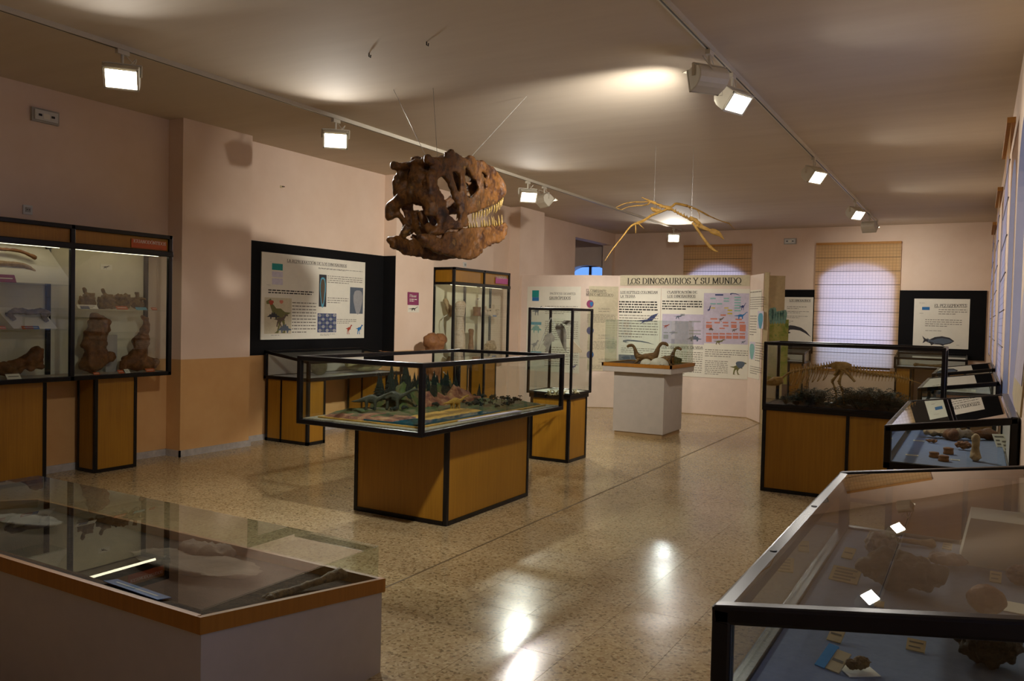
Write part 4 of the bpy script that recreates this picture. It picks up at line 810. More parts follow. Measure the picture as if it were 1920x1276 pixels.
for (hx, hy), q, lb in (((738, 168), sk(520, 165, -.1), 'left slanting steel wire holding the skull'), ((812, 165), sk(640, 225, -.12), 'upright middle steel wire holding the skull'), ((988, 180), sk(960, 195, -.05), 'right slanting steel wire holding the skull')):
    a = onz(hx, hy, ZC-.001); solo('suspension_wire', MB().tube([SM @ q, a], .0022, 6), 'chrome', lb, 'wire', 'wires of the hanging skull')
for hx, hy in ((692, 100), (800, 78)):
    a = onz(hx, hy, ZC); solo('ceiling_hook', MB().tube([a, a-Vector((0, 0, .025)), a+Vector((.015, 0, -.035)), a+Vector((.018, 0, -.015))], .005, 6), 'dark_metal', 'tiny dark hook in the bare ceiling above the skull', 'hook', 'empty ceiling hooks')

# ------------------------------------------------------------------ hanging pterosaur skeleton
PD = 9.5; PS = .16667*PD/F; PC = atdepth(1250, 392, PD)
pt = thing('pterosaur_skeleton', 'yellowish hanging skeleton of a flying reptile with spread wings above the partition', 'skeleton', PC)
def pz(u, v, dep=0.0): return atdepth(1100+u*.16667, 350+v*.16667, PD+dep)-PC
def pt_part(name, pts, r, seg=8, flat=1.0):
    P = spline([pz(*q) for q in pts], 4); n_ = len(P)
    if hasattr(r, '__len__'): rr = [lerp(r[int(i*(len(r)-1)/max(1, n_-1))], r[min(len(r)-1, int(i*(len(r)-1)/max(1, n_-1))+1)], (i*(len(r)-1)/max(1, n_-1)) % 1) for i in range(n_)]
    else: rr = r
    return put(name, MB().tube(P, [q*PS*.8 for q in rr] if hasattr(rr, '__len__') else rr*PS, seg, flat).mesh(name), 'ptero_bone', pt, smooth=True, world=False)
m = MB()
for a, b, r in (((620, 120), (710, 160), 12), ((710, 160), (770, 185), 20), ((770, 185), (850, 220), 20), ((850, 220), (950, 245), 26)): m.tube([pz(*a), pz(*b)], [r*.6*PS, r*PS], 8)
m.tube([pz(690, 200), pz(715, 165)], 12*PS, 8); m.ell(pz(930, 245), (30*PS, 26*PS, 26*PS)); m.tube(spline([pz(720, 235), pz(770, 265), pz(840, 265)], 4), [10*PS, 16*PS, 22*PS, 26*PS, 26*PS, 24*PS, 20*PS, 16*PS, 12*PS], 8, .5)
for k in range(6): m.tube([pz(770+25*k, 190+10*k), pz(755+28*k, 235+6*k, -.03), pz(770+20*k, 270)], 4*PS, 6)
put('torso', organic(m, .006, .004, 30, 2, 1), 'ptero_bone', pt, world=False)
m = MB()
for k in range(7):
    u, v = 960+32*k, 258+17*k; m.ell(pz(u, v), (19*PS, 17*PS, 15*PS)); m.tube([pz(u, v), pz(u+14, v-34)], [7*PS, 3*PS], 6); m.tube([pz(u, v), pz(u+2, v+22)], [7*PS, 3*PS], 6)
put('neck', organic(m, .006, .003, 30, 3, 1), 'ptero_bone', pt, world=False)
m = MB(); m.ell(pz(1180, 365), (34*PS, 20*PS, 26*PS)); m.tube([pz(1160, 340), pz(1225, 380), pz(1270, 420)], [16*PS, 28*PS, 22*PS], 8)
m.tube(spline([pz(1250, 400), pz(1330, 460), pz(1400, 495), pz(1480, 525), pz(1560, 610)], 4), [14*PS]*4+[18*PS]*4+[30*PS, 34*PS, 36*PS, 34*PS]+[30*PS, 22*PS, 14*PS, 6*PS, 3*PS], 10, .45)
m.tube(spline([pz(1230, 430), pz(1300, 465), pz(1380, 490)], 4), 14*PS, 8, .5); put('beak', organic(m, .006, .003, 30, 5, 1), 'ptero_bone', pt, world=False)
pt_part('lower_beak', [(1190, 400), (1240, 470), (1300, 560), (1370, 655), (1430, 710), (1480, 730)], [16, 20, 18, 20, 26, 16, 4], 8, .5)
pt_part('wing_bone', [(930, 240, .0), (970, 215, .06), (1010, 190, .12), (1130, 215, .25)], [16, 16, 18, 20]); pt_part('wing_bone', [(1130, 215, .25), (1240, 255, .36), (1370, 325, .5)], [18, 13, 13]); pt_part('wing_finger', [(1370, 325, .5), (1500, 380, .62), (1600, 410, .7)], [10, 7, 8]); pt_part('wing_finger', [(1600, 410, .7), (1670, 482, .78)], [7, 3])
pt_part('claw', [(1240, 260, .36), (1265, 300, .34), (1270, 360, .33)], [7, 6, 2]); pt_part('claw', [(1150, 235, .28), (1180, 270, .27)], [6, 2])
pt_part('wing_bone', [(900, 255, 0), (800, 295, -.06), (720, 325, -.12)], [16, 14, 20]); pt_part('wing_bone', [(720, 325, -.12), (640, 375, -.2), (560, 410, -.28)], [16, 13, 16]); pt_part('wing_bone', [(720, 335, -.12), (640, 390, -.2), (565, 420, -.28)], [10, 8, 9]); pt_part('wing_finger', [(560, 410, -.28), (490, 450, -.33), (400, 565, -.42), (300, 690, -.5)], [16, 12, 8, 8]); pt_part('wing_finger', [(300, 690, -.5), (245, 770, -.55), (205, 835, -.6)], [7, 5, 3])
pt_part('claw', [(590, 420, -.28), (615, 445, -.27), (648, 470, -.26)], [8, 6, 2]); pt_part('claw', [(550, 430, -.28), (552, 480, -.27), (550, 525, -.26)], [8, 6, 2])
pt_part('leg_bone', [(700, 165), (620, 172), (550, 170, -.05)], [10, 8, 10]); pt_part('leg_bone', [(550, 170, -.05), (430, 188, -.1), (330, 232, -.15)], [8, 6, 4]); pt_part('leg_bone', [(690, 198), (630, 210, .05), (560, 212, .08)], [10, 8, 10]); pt_part('leg_bone', [(560, 212, .08), (460, 228, .1), (390, 255, .12), (330, 238, .14)], [8, 6, 6, 4])
for u, lb in ((760, 'rear thin wire holding the flying reptile'), (1180, 'front thin wire holding the flying reptile')):
    a = PC+pz(u, 190 if u < 900 else 345); solo('suspension_wire', MB().tube([a, Vector((a.x, a.y, ZC-.001))], .0012, 5), 'chrome', lb, 'wire', 'wires of the flying reptile')

# ------------------------------------------------------------------ mounted dinosaur skeleton in the long case
SY_ = 8.13
ds = thing('dinosaur_skeleton', 'small mounted running dinosaur skeleton with long tail inside the long case', 'skeleton', (-.99, SY_, .825))
def kp(px, py, dy=0.0): return ony(px, py, SY_+dy)
spine = [(1462, 712), (1483, 697), (1510, 692), (1535, 688), (1560, 684), (1575, 685), (1592, 690), (1620, 697), (1650, 702), (1680, 705), (1705, 712), (1728, 719)]
P = spline([kp(*q) for q in spine], 5)
put('spine', MB().tube(P, [.010]*26+[lerp(.010, .003, i/30) for i in range(len(P)-26)], 8).mesh('spine'), 'skeleton_bone', ds, smooth=True)
VERT = MB().tube([(0, 0, 0), (-.006, 0, .045)], [.008, .003], 6).tube([(0, 0, 0), (-.012, 0, -.06)], [.006, .002], 6).ell((0, 0, 0), (.014, .02, .02), 8, 5).mesh('vertebra')
VERT.materials.append(MATS['skeleton_bone'])
for i, q in enumerate(P):
    if i % 1 == 0 and 4 < i < len(P)-4: o = put('vertebra', VERT, None, ds, loc=q); k = 1.0 if i < 38 else lerp(1, .3, (i-38)/20); o.scale = (k, k, k*(1.1 if i > 26 else .8))
RIBS = []
for i in range(6, 20, 2):
    q = P[i]
    for s in (1, -1): put('rib', MB().tube(spline([q, q+Vector((.01, s*.06, -.03)), q+Vector((-.01, s*.06, -.1)), q+Vector((-.03, s*.02, -.14))], 3), .004, 6).mesh('rib'), 'skeleton_bone', ds, smooth=True)
m = MB(); a = kp(1462, 712); m.tube([a+Vector((.03, 0, .0)), a+Vector((-.05, 0, -.01)), a+Vector((-.13, 0, -.035))], [.035, .04, .012], 8).tube([a+Vector((.0, 0, -.04)), a+Vector((-.12, 0, -.06))], [.014, .008], 8); put('skull', organic(m, .006, .004, 40, 2, 1), 'skeleton_bone', ds)
m = MB(); h = kp(1576, 684)
for s in (1, -1): m.ell(h+Vector((0, s*.035, -.005)), (.1, .014, .04)).tube([h+Vector((.02, s*.03, -.02)), h+Vector((.13, s*.02, -.15))], [.016, .01], 8).tube([h+Vector((-.01, s*.03, -.02)), h+Vector((-.05, s*.02, -.1))], [.014, .01], 8)
m.tube([h+Vector((0, -.04, 0)), h+Vector((0, .04, 0))], .02, 8); put('pelvis', organic(m, .006, .003, 40, 2, 1), 'skeleton_bone', ds)
for s, pp in ((1, [(1577, 694), (1568, 703), (1560, 714), (1566, 728), (1571, 745)]), (-1, [(1580, 694), (1577, 704), (1573, 716), (1579, 730), (1584, 746)])):
    Q = [kp(*q, dy=s*.05) for q in pp]; Q[-1].z = .835
    for nm, a, b, r in (('thigh_bone', Q[0], Q[2], .013), ('shin_bone', Q[2], Q[3], .010), ('foot_bone', Q[3], Q[4], .008)):
        put(nm, MB().tube([a, lerp(a, b, .15), lerp(a, b, .5), lerp(a, b, .85), b], [r*1.5, r*1.2, r*.8, r*1.1, r*1.4], 8).mesh(nm), 'skeleton_bone', ds, smooth=True)
    put('toes', MB().tube([Q[4], Q[4]+Vector((-.07, 0, -.004))], [.009, .004], 6).tube([Q[4], Q[4]+Vector((-.06, .03, -.004))], [.009, .004], 6).tube([Q[4], Q[4]+Vector((-.06, -.03, -.004))], [.009, .004], 6).mesh('toes'), 'skeleton_bone', ds)
for s in (1, -1):
    a = kp(1508, 698, s*.05); put('arm_bone', MB().tube([a, a+Vector((-.03, 0, -.09)), a+Vector((-.04, s*.01, -.2)), a+Vector((-.035, 0, -.31))], [.012, .01, .009, .006], 8).mesh('arm_bone'), 'skeleton_bone', ds, smooth=True)
# fern clumps around it
FR = MB(); rnd = random.Random(8)
for k in range(44):
    a = rnd.uniform(0, 2*math.pi); L = rnd.uniform(.08, .2); hgt = rnd.uniform(.04, .15); d = Vector((math.cos(a), math.sin(a), 0)); s = Vector((-d.y, d.x, 0)); prev = None
    for i in range(10):
        t_ = i/9; c = d*L*t_+Vector((0, 0, hgt*math.sin(t_*2.2))); 
        if i: 
            for sg in (1, -1): FR.poly([c, c+s*sg*.05*(1-t_*.6)+d*.012+Vector((0, 0, .006)), c+d*.016])
        if prev is not None: FR.poly([prev-s*.002, prev+s*.002, c+s*.002, c-s*.002])
        prev = c
FERN = FR.mesh('fern', False); FERN.materials.append(MATS['fern'])
for i in range(26):
    x = lerp(-1.55, -.4, (i % 13)/12)+rnd.uniform(-.04, .04); y = 7.98+.26*(i//13)+rnd.uniform(-.04, .04); z = rnd.uniform(.7, 1.15)*(1.15 if i % 13 in (2, 3, 6, 7, 8, 9) else .7)
    tag(put('fern_plant', FERN, loc=(x, y, .825), rot=(0, 0, rnd.uniform(0, 6)), scale=(z, z, z)), 'dark green fern covering the floor of the skeleton case', 'fern', 'ferns in the skeleton case')
# ------------------------------------------------------------------ diorama landscape
dm = thing('diorama_model', 'model of a prehistoric coast with river and cliffs inside the diorama case', 'diorama', (-3.88, 5.67, .79))
mx0, mx1, my0, my1 = DX0+.13, DX1-.12, DY0+.12, DY1-.16
put('base_board', MB().box(mx0-.03, mx1+.03, my0-.03, my1+.03, .79, .80).mesh('base_board'), 'terrain_sand', dm)
def terrain(name, x0, x1, y0, y1, z, amp, mat, seed, nx=26, ny=40, edge=.03, step=None):
    m = MB(); idx = {}
    for i in range(nx+1):
        for j in range(ny+1):
            x, y = lerp(x0, x1, i/nx), lerp(y0, y1, j/ny); e = min(i, j, nx-i, ny-j)/4; e = min(1, e)
            h = z+amp*(.5+.5*noise.noise(Vector((x*7, y*7, seed))))*e+amp*.35*noise.noise(Vector((x*22, y*22, seed)))*e
            idx[i, j] = len(m.v); m.v.append((x, y, h if e > 0 else .80))
    for i in range(nx):
        for j in range(ny): m.f.append([idx[i, j], idx[i+1, j], idx[i+1, j+1], idx[i, j+1]])
    return put(name, m.mesh(name), mat, dm, smooth=True)
xm = lerp(mx0, mx1, .5)
put('water', MB().box(xm-.05, mx1, my0, my0+1.15, .80, .812).mesh('water'), 'water', dm)
terrain('ground', mx0, xm+.1, my0, my1, .815, .05, 'terrain_green', 1); terrain('rocky_bank', mx0, xm+.22, my0+.0, my0+.34, .815, .03, 'terrain_rock', 2, 20, 14)
terrain('sand_bank', xm+.06, mx1-.07, my0+.22, my0+1.1, .805, .035, 'terrain_sand', 3, 14, 26); terrain('cliff', mx0+.05, xm+.02, my0+.75, my1-.3, .85, .14, 'terrain_rock', 4, 18, 30); terrain('forest_hill', mx0+.02, xm-.08, my0+.5, my1-.45, .88, .17, 'terrain_green', 5, 16, 30)
terrain('plain', xm+.02, mx1, my0+1.0, my1, .81, .04, 'terrain_green', 6, 18, 24)
CON = MB(); CON.tube([(0, 0, 0), (0, 0, .3)], [.05, .03], 6)
for k in range(7):
    z0 = .14+.125*k; r = .36*(1-k/7.6); n_ = 9; i0 = len(CON.v)
    for a in range(n_): t_ = 2*math.pi*a/n_+k; q = 1+.25*((a*7+k) % 3-1); CON.v.append((r*q*math.cos(t_), r*q*math.sin(t_), z0-.05))
    CON.v.append((0, 0, z0+.22)); CON.f += [[i0+a, i0+(a+1) % n_, i0+n_] for a in range(n_)]
CONM = CON.mesh('conifer_mesh', False); CONM.materials.append(MATS['conifer']); rnd = random.Random(21); spots = []
for k in range(90):
    x = rnd.uniform(mx0+.05, xm-.1); y = rnd.uniform(my0+.5, my1-.5); spots.append((x, y, .89+.05*rnd.random(), rnd.uniform(.10, .19)))
spots += [(mx0+.16, my0+.62, .86, .33), (mx0+.24, my0+.70, .86, .37), (mx0+.1, my0+.9, .88, .33), (mx0+.2, my0+1.0, .88, .34), (xm-.14, my0+1.35, .9, .18), (xm-.05, my1-.28, .86, .13)]
for x, y, z, h in spots: tag(put('model_conifer', CONM, loc=(x, y, z-.02), rot=(0, 0, rnd.uniform(0, 6)), scale=(h*.6, h*.6, h)), 'tiny dark model conifer in the diorama forest', 'model tree', 'conifers of the diorama')
PAL = MB().tube([(0, 0, 0), (.05, 0, .7)], [.06, .04], 6)
for k in range(7): a = 2*math.pi*k/7; PAL.tube([(.05, 0, .7), (.05+.25*math.cos(a), .25*math.sin(a), .85), (.05+.42*math.cos(a), .42*math.sin(a), .68)], [.05, .06, .01], 5, .4)
PALM = PAL.mesh('palm_mesh'); PALM.materials.append(MATS['conifer'])
for k in range(9): tag(put('model_palm', PALM, loc=(mx1-.12-.1*(k % 2)-.05*rnd.random(), my0+1.15+.075*k, .835), rot=(0, 0, k), scale=(.055,)*3), 'tiny model palm on the far plain of the diorama', 'model tree', 'palms of the diorama')
BUSH = MB(); rnd2 = random.Random(4)
for k in range(9): BUSH.ell((rnd2.uniform(-.6, .6), rnd2.uniform(-.6, .6), rnd2.uniform(.2, .7)), rnd2.uniform(.25, .5), 6, 4)
BUSHM = BUSH.mesh('bush_mesh', False); BUSHM.materials.append(MATS['conifer'])
for k in range(60):
    x, y = (rnd2.uniform(xm-.05, mx1-.06), rnd2.uniform(my0+1.05, my1-.05)) if k < 34 else (rnd2.uniform(mx0+.05, xm+.05), rnd2.uniform(my0+.1, my1-.1))
    h = rnd2.uniform(.015, .035); tag(put('model_bush', BUSHM, loc=(x, y, .83 if k < 34 else .85), rot=(0, 0, k), scale=(h, h, h)), 'tiny model bush on the diorama ground', 'model bush', 'bushes of the diorama')
def sauropod(scale, seed):
    m = MB(); m.tube(spline([(-.95, 0, .42), (-.6, 0, .45), (-.3, 0, .52), (0, 0, .56), (.25, 0, .54), (.45, 0, .6), (.7, 0, .75), (.95, 0, .86), (1.08, 0, .84)], 4), [lerp(.015, .15, min(1, i/9)) for i in range(10)]+[.17, .2, .22, .22, .22, .21, .19, .16, .13, .11, .09, .08, .075, .07, .065, .06, .06, .06, .055, .06, .065, .055, .04][:23], 10)
    for x, y in ((-.2, .1), (-.2, -.1), (.22, .1), (.22, -.1)): m.tube([(x, y, .5), (x+.02, y*1.15, .25), (x, y*1.15, 0)], [.1, .065, .06], 8)
    return organic(m, .03, .01, 6, seed, 2)
SA = sauropod(1, 1); SA.materials.append(MATS['dino_skin'])
for (px, py), s, rz, lb in (((-4.1, 4.93), .215, .6, 'grey long-necked dinosaur figure in front in the diorama'), ((-4.02, 5.1), .25, .5, 'larger grey long-necked dinosaur figure behind the other in the diorama')):
    tag(put('dinosaur_figure', SA, loc=(px, py, .838), rot=(0, 0, rz), scale=(s*.75,)*3), lb, 'figurine')
q = onz(853, 762, .84); SB = SA.copy(); SB.materials.clear(); SB.materials.append(MATS['terrain_sand'])
tag(put('dinosaur_figure', SB, loc=(q.x, q.y, .815), rot=(0, 0, 1.2), scale=(.13, .16, .13)), 'small ochre dinosaur figure on the sand bank of the diorama', 'figurine')
q0, q1 = onz(862, 790, .792), onz(978, 771, .792); solo('label_strip', MB().prism([q0+Vector((-.06, 0, 0)), q0, q1, q1+Vector((-.06, 0, 0))], (0, 0, .006)), 'p_lilac', 'long pale pink label strip on the gravel in front of the diorama', 'label')

# ------------------------------------------------------------------ fossils and tags
def rock(r, seed, vox=None, amp=.35, n_=3):
    m = MB(); rnd = random.Random(seed); s = max(r)
    m.ell((0, 0, r[2]*.95), r, 14, 9)
    for k in range(n_): m.ell((rnd.uniform(-.4, .4)*r[0], rnd.uniform(-.4, .4)*r[1], r[2]*rnd.uniform(.7, 1.1)), tuple(q*rnd.uniform(.5, .75) for q in r), 10, 6)
    return organic(m, vox or s/16, s*amp*.55, 2.6/s, seed, 1)
def vertebra(s, seed):
    m = MB(); m.tube([(-.45*s, 0, .4*s), (0, 0, .38*s), (.45*s, 0, .4*s)], [.4*s, .32*s, .4*s], 12); m.tube([(0, 0, .6*s), (-.1*s, 0, 1.0*s), (-.2*s, 0, 1.35*s)], [.22*s, .16*s, .2*s], 8, .6)
    for y in (1, -1): m.tube([(0, 0, .75*s), (-.1*s, y*.35*s, .85*s), (-.1*s, y*.65*s, .8*s)], [.15*s, .12*s, .1*s], 8)
    m.tube([(0, 0, .85*s), (.45*s, 0, .95*s)], [.14*s, .08*s], 8); return organic(m, s*.07, s*.07, 3/s, seed, 1)
def longbone(L, r, seed, bend=.1):
    m = MB(); m.tube(spline([(-L/2, 0, r*1.4), (-L*.2, bend*L*.3, r*1.2), (L*.2, bend*L*.3, r*1.2), (L/2, 0, r*1.4)], 4), [r*1.3, r*1.15, r*.95, r*.85, r*.8, r*.78, r*.78, r*.8, r*.85, r*.95, r*1.1, r*1.3, r*1.35], 10)
    for e in (-1, 1):
        for y in (-1, 1): m.ell((e*L/2, y*r*.7, r*1.2), (r*1.1, r*.9, r*1.1), 10, 6)
    return organic(m, r*.32, r*.25, 1/r*.5, seed, 1)
def standbone(H, w, seed, foot=1.5, lean=0.0):
    m = MB(); m.tube(spline([(0, 0, w*.3), (lean*.3, 0, H*.35), (lean*.7, 0, H*.7), (lean, 0, H-w*.4)], 4), [w*.75, w*.7, w*.62, w*.55, w*.5, w*.48, w*.46, w*.46, w*.46, w*.48, w*.5, w*.52, w*.5], 10)
    for s in (-1, 1): m.ell((0, s*w*.55*foot*.7, w*.5), (w*.6, w*.55*foot*.7, w*.5), 10, 6); m.ell((lean, s*w*.3, H-w*.45), (w*.42, w*.42, w*.45), 10, 6)
    return organic(m, w*.14, w*.14, 1/w*.6, seed, 1)
def fossil(name, me, mat, label, loc, rz=0, cat='fossil', group=None, rot=None, scale=None):
    if not me.materials: me.materials.append(MATS[mat])
    zmin = min(v.co.z for v in me.vertices) if rot is None else None
    loc = Vector(loc)
    if rot is None: loc = loc-Vector((0, 0, zmin*(scale[2] if scale else 1)))
    return tag(put(name, me, None, loc=loc, rot=rot or (0, 0, rz), scale=scale), label, cat, group)
CARD = {}
def card(loc, w, h, label, mat='p_tagwood', rz=0, tilt=0.0, th=.003, lines=0, cat='tag', group=None, dark='faint_ink'):
    """small printed card; tilt raises its back edge"""
    c = Vector(loc); t = thing('label_card', label, cat, c, rz, group)
    R_ = Matrix.Rotation(tilt, 4, 'X') @ Matrix.Translation((0, h/2 if tilt else 0, 0))
    m = MB().box(-w/2, w/2, -h/2, h/2, 0, th); me = m.mesh('card'); me.transform(R_); put('card', me, mat, t, world=False)
    if lines:
        m = MB()
        for k in range(lines): y = h*(.5-(k+.75)/(lines+.5)); m.poly([(-w*.38, y-h*.06, th+.0006), (w*(.38 if k % 2 == 0 else .25), y-h*.06, th+.0006), (w*(.38 if k % 2 == 0 else .25), y+h*.06, th+.0006), (-w*.38, y+h*.06, th+.0006)])
        me = m.mesh('print', False); me.transform(R_); put('print', me, dark, t, world=False)
    return t
# foreground desk
ZD = .798
def D(px, py, z=ZD): return onz(px, py, z)
fossil('fossil', rock((.052, .05, .042), 1), 'fossil_grey', 'rounded grey fossil beside the lamp reflection in the foreground desk', D(1651, 1045), .3)
fossil('fossil', longbone(.14, .012, 2), 'fossil_tan', 'short limb bone lying farthest back in the foreground desk', D(1708, 1022), .15)
fossil('fossil_slab', rock((.125, .085, .05), 3), 'fossil_deep', 'largest dark fossil slab in the middle of the foreground desk', D(1686, 1108), -.1)
fossil('fossil', rock((.06, .045, .02), 33), 'fossil_dark', 'brown fossil chunk behind the largest dark slab in the foreground desk', D(1668, 1075), -.1)
fossil('fossil_slab', rock((.062, .05, .018), 4, amp=.2), 'fossil_brown', 'flat brown slab beside the curved bone in the foreground desk', D(1776, 1060), -.1)
m = MB().tube(spline([(-.03, .09, .012), (.02, .05, .014), (.04, 0, .014), (.03, -.06, .012)], 4), .011, 8); fossil('fossil', organic(m, .004, .003, 40, 3), 'fossil_tan', 'curved rib bone in the foreground desk', D(1818, 1034))
fossil('fossil', rock((.04, .035, .03), 6), 'fossil_brown', 'dark knobbly fossil at the right edge of the foreground desk, farther one', D(1905, 1052)); fossil('fossil', rock((.04, .035, .03), 7), 'fossil_brown', 'dark knobbly fossil at the right edge of the foreground desk, nearer one', D(1913, 1098))
fossil('fossil', rock((.05, .05, .04), 8, amp=.1), 'fossil_red', 'smooth domed reddish fossil on white paper under the front frame', D(1848, 1150)); card(D(1905, 1140)+Vector((0, 0, .001)), .14, .1, 'white sheet under the domed fossil', 'white_paper', -.1, th=.0015)
fossil('fossil', rock((.07, .055, .05), 9, amp=.45), 'fossil_deep', 'big rough dark fossil seen through the front pane of the foreground desk', D(1852, 1245))
fossil('fossil', rock((.035, .014, .012), 10), 'fossil_dark', 'thin dark fossil on a white card at the bottom edge of the foreground desk', D(1608, 1258)+Vector((0, 0, .004)), .8); card(D(1610, 1258), .075, .06, 'white card under the thin dark fossil', 'white_paper', .6, th=.002)
k = 0
for px, py, w, h, rz, mt, n_, lb in ((1632, 1015, .036, .05, -.25, 'p_tagwood', 1, 'beige tag left of the short limb bone'), (1587, 1047, .036, .05, -.2, 'p_tagwood', 1, 'beige tag at the left border of the blue cloth'), (1580, 1091, .085, .06, -.15, 'p_tagwood', 4, 'widest beige tag with lines of print left of the dark slab'),
        (1726, 1063, .03, .045, -.2, 'p_tagwood', 1, 'beige tag propped behind the dark slab'), (1775, 1030, .03, .03, -.1, 'p_tagwood', 2, 'beige tag behind the flat brown slab'), (1868, 1046, .03, .045, -.05, 'p_tagwood', 2, 'beige tag right of the curved rib'), (1866, 1092, .032, .045, -.05, 'p_tagwood', 2, 'beige tag nearest the camera right of the dark slab'),
        (1563, 1203, .035, .045, -.2, 'p_tagwood', 1, 'beige tag at the left behind the front pane'), (1716, 1221, .042, .035, -.05, 'p_tagwood', 2, 'beige tag in the middle behind the front pane'), (1560, 1258, .035, .06, -.4, 'p_tagwood', 1, 'beige tag beside a blue strip at the bottom edge'), (1537, 1250, .025, .07, -.4, 'p_skyblue', 0, 'bright blue strip at the bottom edge'), (1630, 1135, .022, .02, 0, 'p_skyblue', 0, 'small blue tag by the front rail'), (1648, 1138, .025, .02, 0, 'p_tagwood', 0, 'small beige tag by the front rail')):
    card(D(px, py), w, h, lb, mt, rz, .55, .004, n_)
wh = thing('white_box', 'white card box standing at the far end of the foreground desk', 'box', (.08, 3.22, ZD)); put('box', MB().prism([(-.03, 3.12, ZD), (.17, 3.12, ZD), (.17, 3.12, ZD+.16), (-.0, 3.12, ZD+.16)], (0, .2, 0)).mesh('box'), 'white_paper', wh)
# second desk
ZE = .798
def cyl(r, h, seed): return organic(MB().tube([(0, 0, 0), (0, 0, h*.5), (0, 0, h)], [r, r*.85, r], 14), r*.18, r*.08, 2/r, seed, 1)
for px, py, r, h, lb in ((1751, 857, .03, .032, 'leftmost of three squat vertebra discs in the second desk'), (1769, 864, .032, .034, 'front one of three squat vertebra discs in the second desk'), (1778, 851, .032, .04, 'rear one of three squat vertebra discs in the second desk')): fossil('vertebra', cyl(r, h, px), 'fossil_red', lb, onz(px, py, ZE))
fossil('fossil', rock((.05, .03, .026), 12), 'fossil_red', 'lumpy ochre bone block beside the standing bone in the second desk', onz(1806, 843, ZE)); fossil('fossil', standbone(.17, .05, 13, 1.1), 'fossil_tan', 'short bone standing upright in the second desk', onz(1829, 864, ZE))
fossil('fossil', rock((.035, .02, .012), 14), 'fossil_red', 'small flat red-brown shard in the second desk', onz(1747, 830, ZE)); fossil('fossil', rock((.16, .06, .03), 15, amp=.5), 'fossil_tan', 'long jagged bone plate at the back of the second desk', onz(1775, 822, ZE), .1); fossil('fossil', longbone(.32, .035, 16), 'fossil_brown', 'thick brown limb bone rising at the back right of the second desk', onz(1836, 826, ZE)+Vector((-.05, 0, 0)), .7)
for px, py, w, h, lb in ((1723, 826, .07, .05, 'pale tag lying far left in the second desk'), (1710, 853, .07, .045, 'pale tag nearest the front pane of the second desk'), (1791, 862, .05, .03, 'pale tag in front of the vertebra discs')): card(onz(px, py, ZE), w, h, lb, 'cream_panel', 0, 0, .002, 2)
card(onz(1880, 838, ZE), .08, .1, 'tilted white card by the right pane of the second desk, left one', 'white_paper', .5, .9, .003, 3); card(onz(1895, 848, ZE), .08, .1, 'tilted white card by the right pane of the second desk, right one', 'white_paper', .5, .9, .003, 3)
# papers in the farther desks
for y, lb in ((8.9, 'white printed sheets in the desk case just behind the skeleton case'), (11.7, 'white printed sheets in the farther window-side desk case')):
    card((-.2, y, ZE), .4, .5, lb, 'white_paper', 0, 0, .003, 5, 'sheet'); fossil('fossil_slab', rock((.1, .06, .02), int(y)), 'fossil_grey', 'grey fossil slab beside the '+lb, (-.1, y+.45, ZE))
for x, lb in ((-.8, 'thin dark bone in the desk case under the fish board'), (-3.7, 'thin dark bone in the desk case beside the partition end')): fossil('fossil', longbone(.5, .03, int(-x*10)), 'fossil_dark', lb, (x, 17.7, ZE))
# left wall desk
fossil('egg_fossil', rock((.11, .105, .105), 41, amp=.12), 'rock_olive', 'rounded olive stone egg at the near end of the left wall desk', Vector((-7.2, onx(598, 706, -7.2).y, ZE)), 0, 'fossil'); fossil('egg_fossil', rock((.16, .36, .10), 42, amp=.12), 'rock_olive', 'long flattened olive stone in the left wall desk', Vector((-7.2, onx(682, 698, -7.2).y, ZE)), 0, 'fossil')
card(Vector((-7.15, onx(636, 701, -7.15).y, ZE)), .3, .2, 'white sheet with faint sketches between the two olive stones', 'white_paper', math.pi/2, 0, .003, 4, 'sheet')
# left cabinet
def shelf_at(px, py, z, x=-7.36): return onx(px, py, x)*1.0
def cab(px, z, x=-7.38): q = onx(px, 600, x); return Vector((x, q.y, z))
for px, s, sd, lb in ((163, .15, 51, 'leftmost dark vertebra on the upper right shelf of the left cabinet'), (198, .15, 52, 'second dark vertebra with pale spine on the upper right shelf of the left cabinet')): fossil('vertebra', vertebra(s, sd), 'fossil_dark', lb, cab(px, 1.576), 1.2)
fossil('fossil', rock((.07, .13, .07), 53, amp=.5), 'fossil_dark', 'low dark bone block on the upper right shelf of the left cabinet', cab(226, 1.576)); fossil('vertebra', vertebra(.13, 54), 'fossil_dark', 'rightmost dark vertebra on the upper right shelf of the left cabinet', cab(258, 1.576), 2.2)
m = MB(); m.tube(spline([(0, 0, .08), (0, -.01, .25), (0, .02, .42), (0, .05, .56), (0, .06, .6)], 4), [.12]*3+[.11]*3+[.105]*5+[.1]*3+[.07, .05, .045], 12); m.ell((0, -.05, .09), (.1, .13, .09)); m.tube([(0, .02, .16), (0, .16, .15), (0, .2, .11)], [.08, .06, .03], 8); m.ell((0, -.03, .32), (.07, .12, .14))
LB1 = organic(m, .02, .045, 9, 55, 1)
m = MB(); m.tube(spline([(0, -.16, .05), (0, -.02, .1), (0, .06, .24), (0, .12, .42), (0, .13, .58)], 4), [.06]*3+[.085]*4+[.075]*4+[.05]*3+[.04]*3, 12); m.tube([(0, -.02, .08), (0, .2, .07), (0, .27, .1)], [.085, .065, .03], 10)
LB2 = organic(m, .02, .04, 9, 56, 1)
fossil('limb_bone', LB1, 'fossil_brown', 'tall dark red-brown limb bone standing on the cabinet floor', cab(180, .951), scale=(.92, .92, .92)); fossil('limb_bone', LB2, 'fossil_brown', 'slimmer bone with a broad foot standing on the cabinet floor at right', cab(253, .951), scale=(.95, .95, .95))
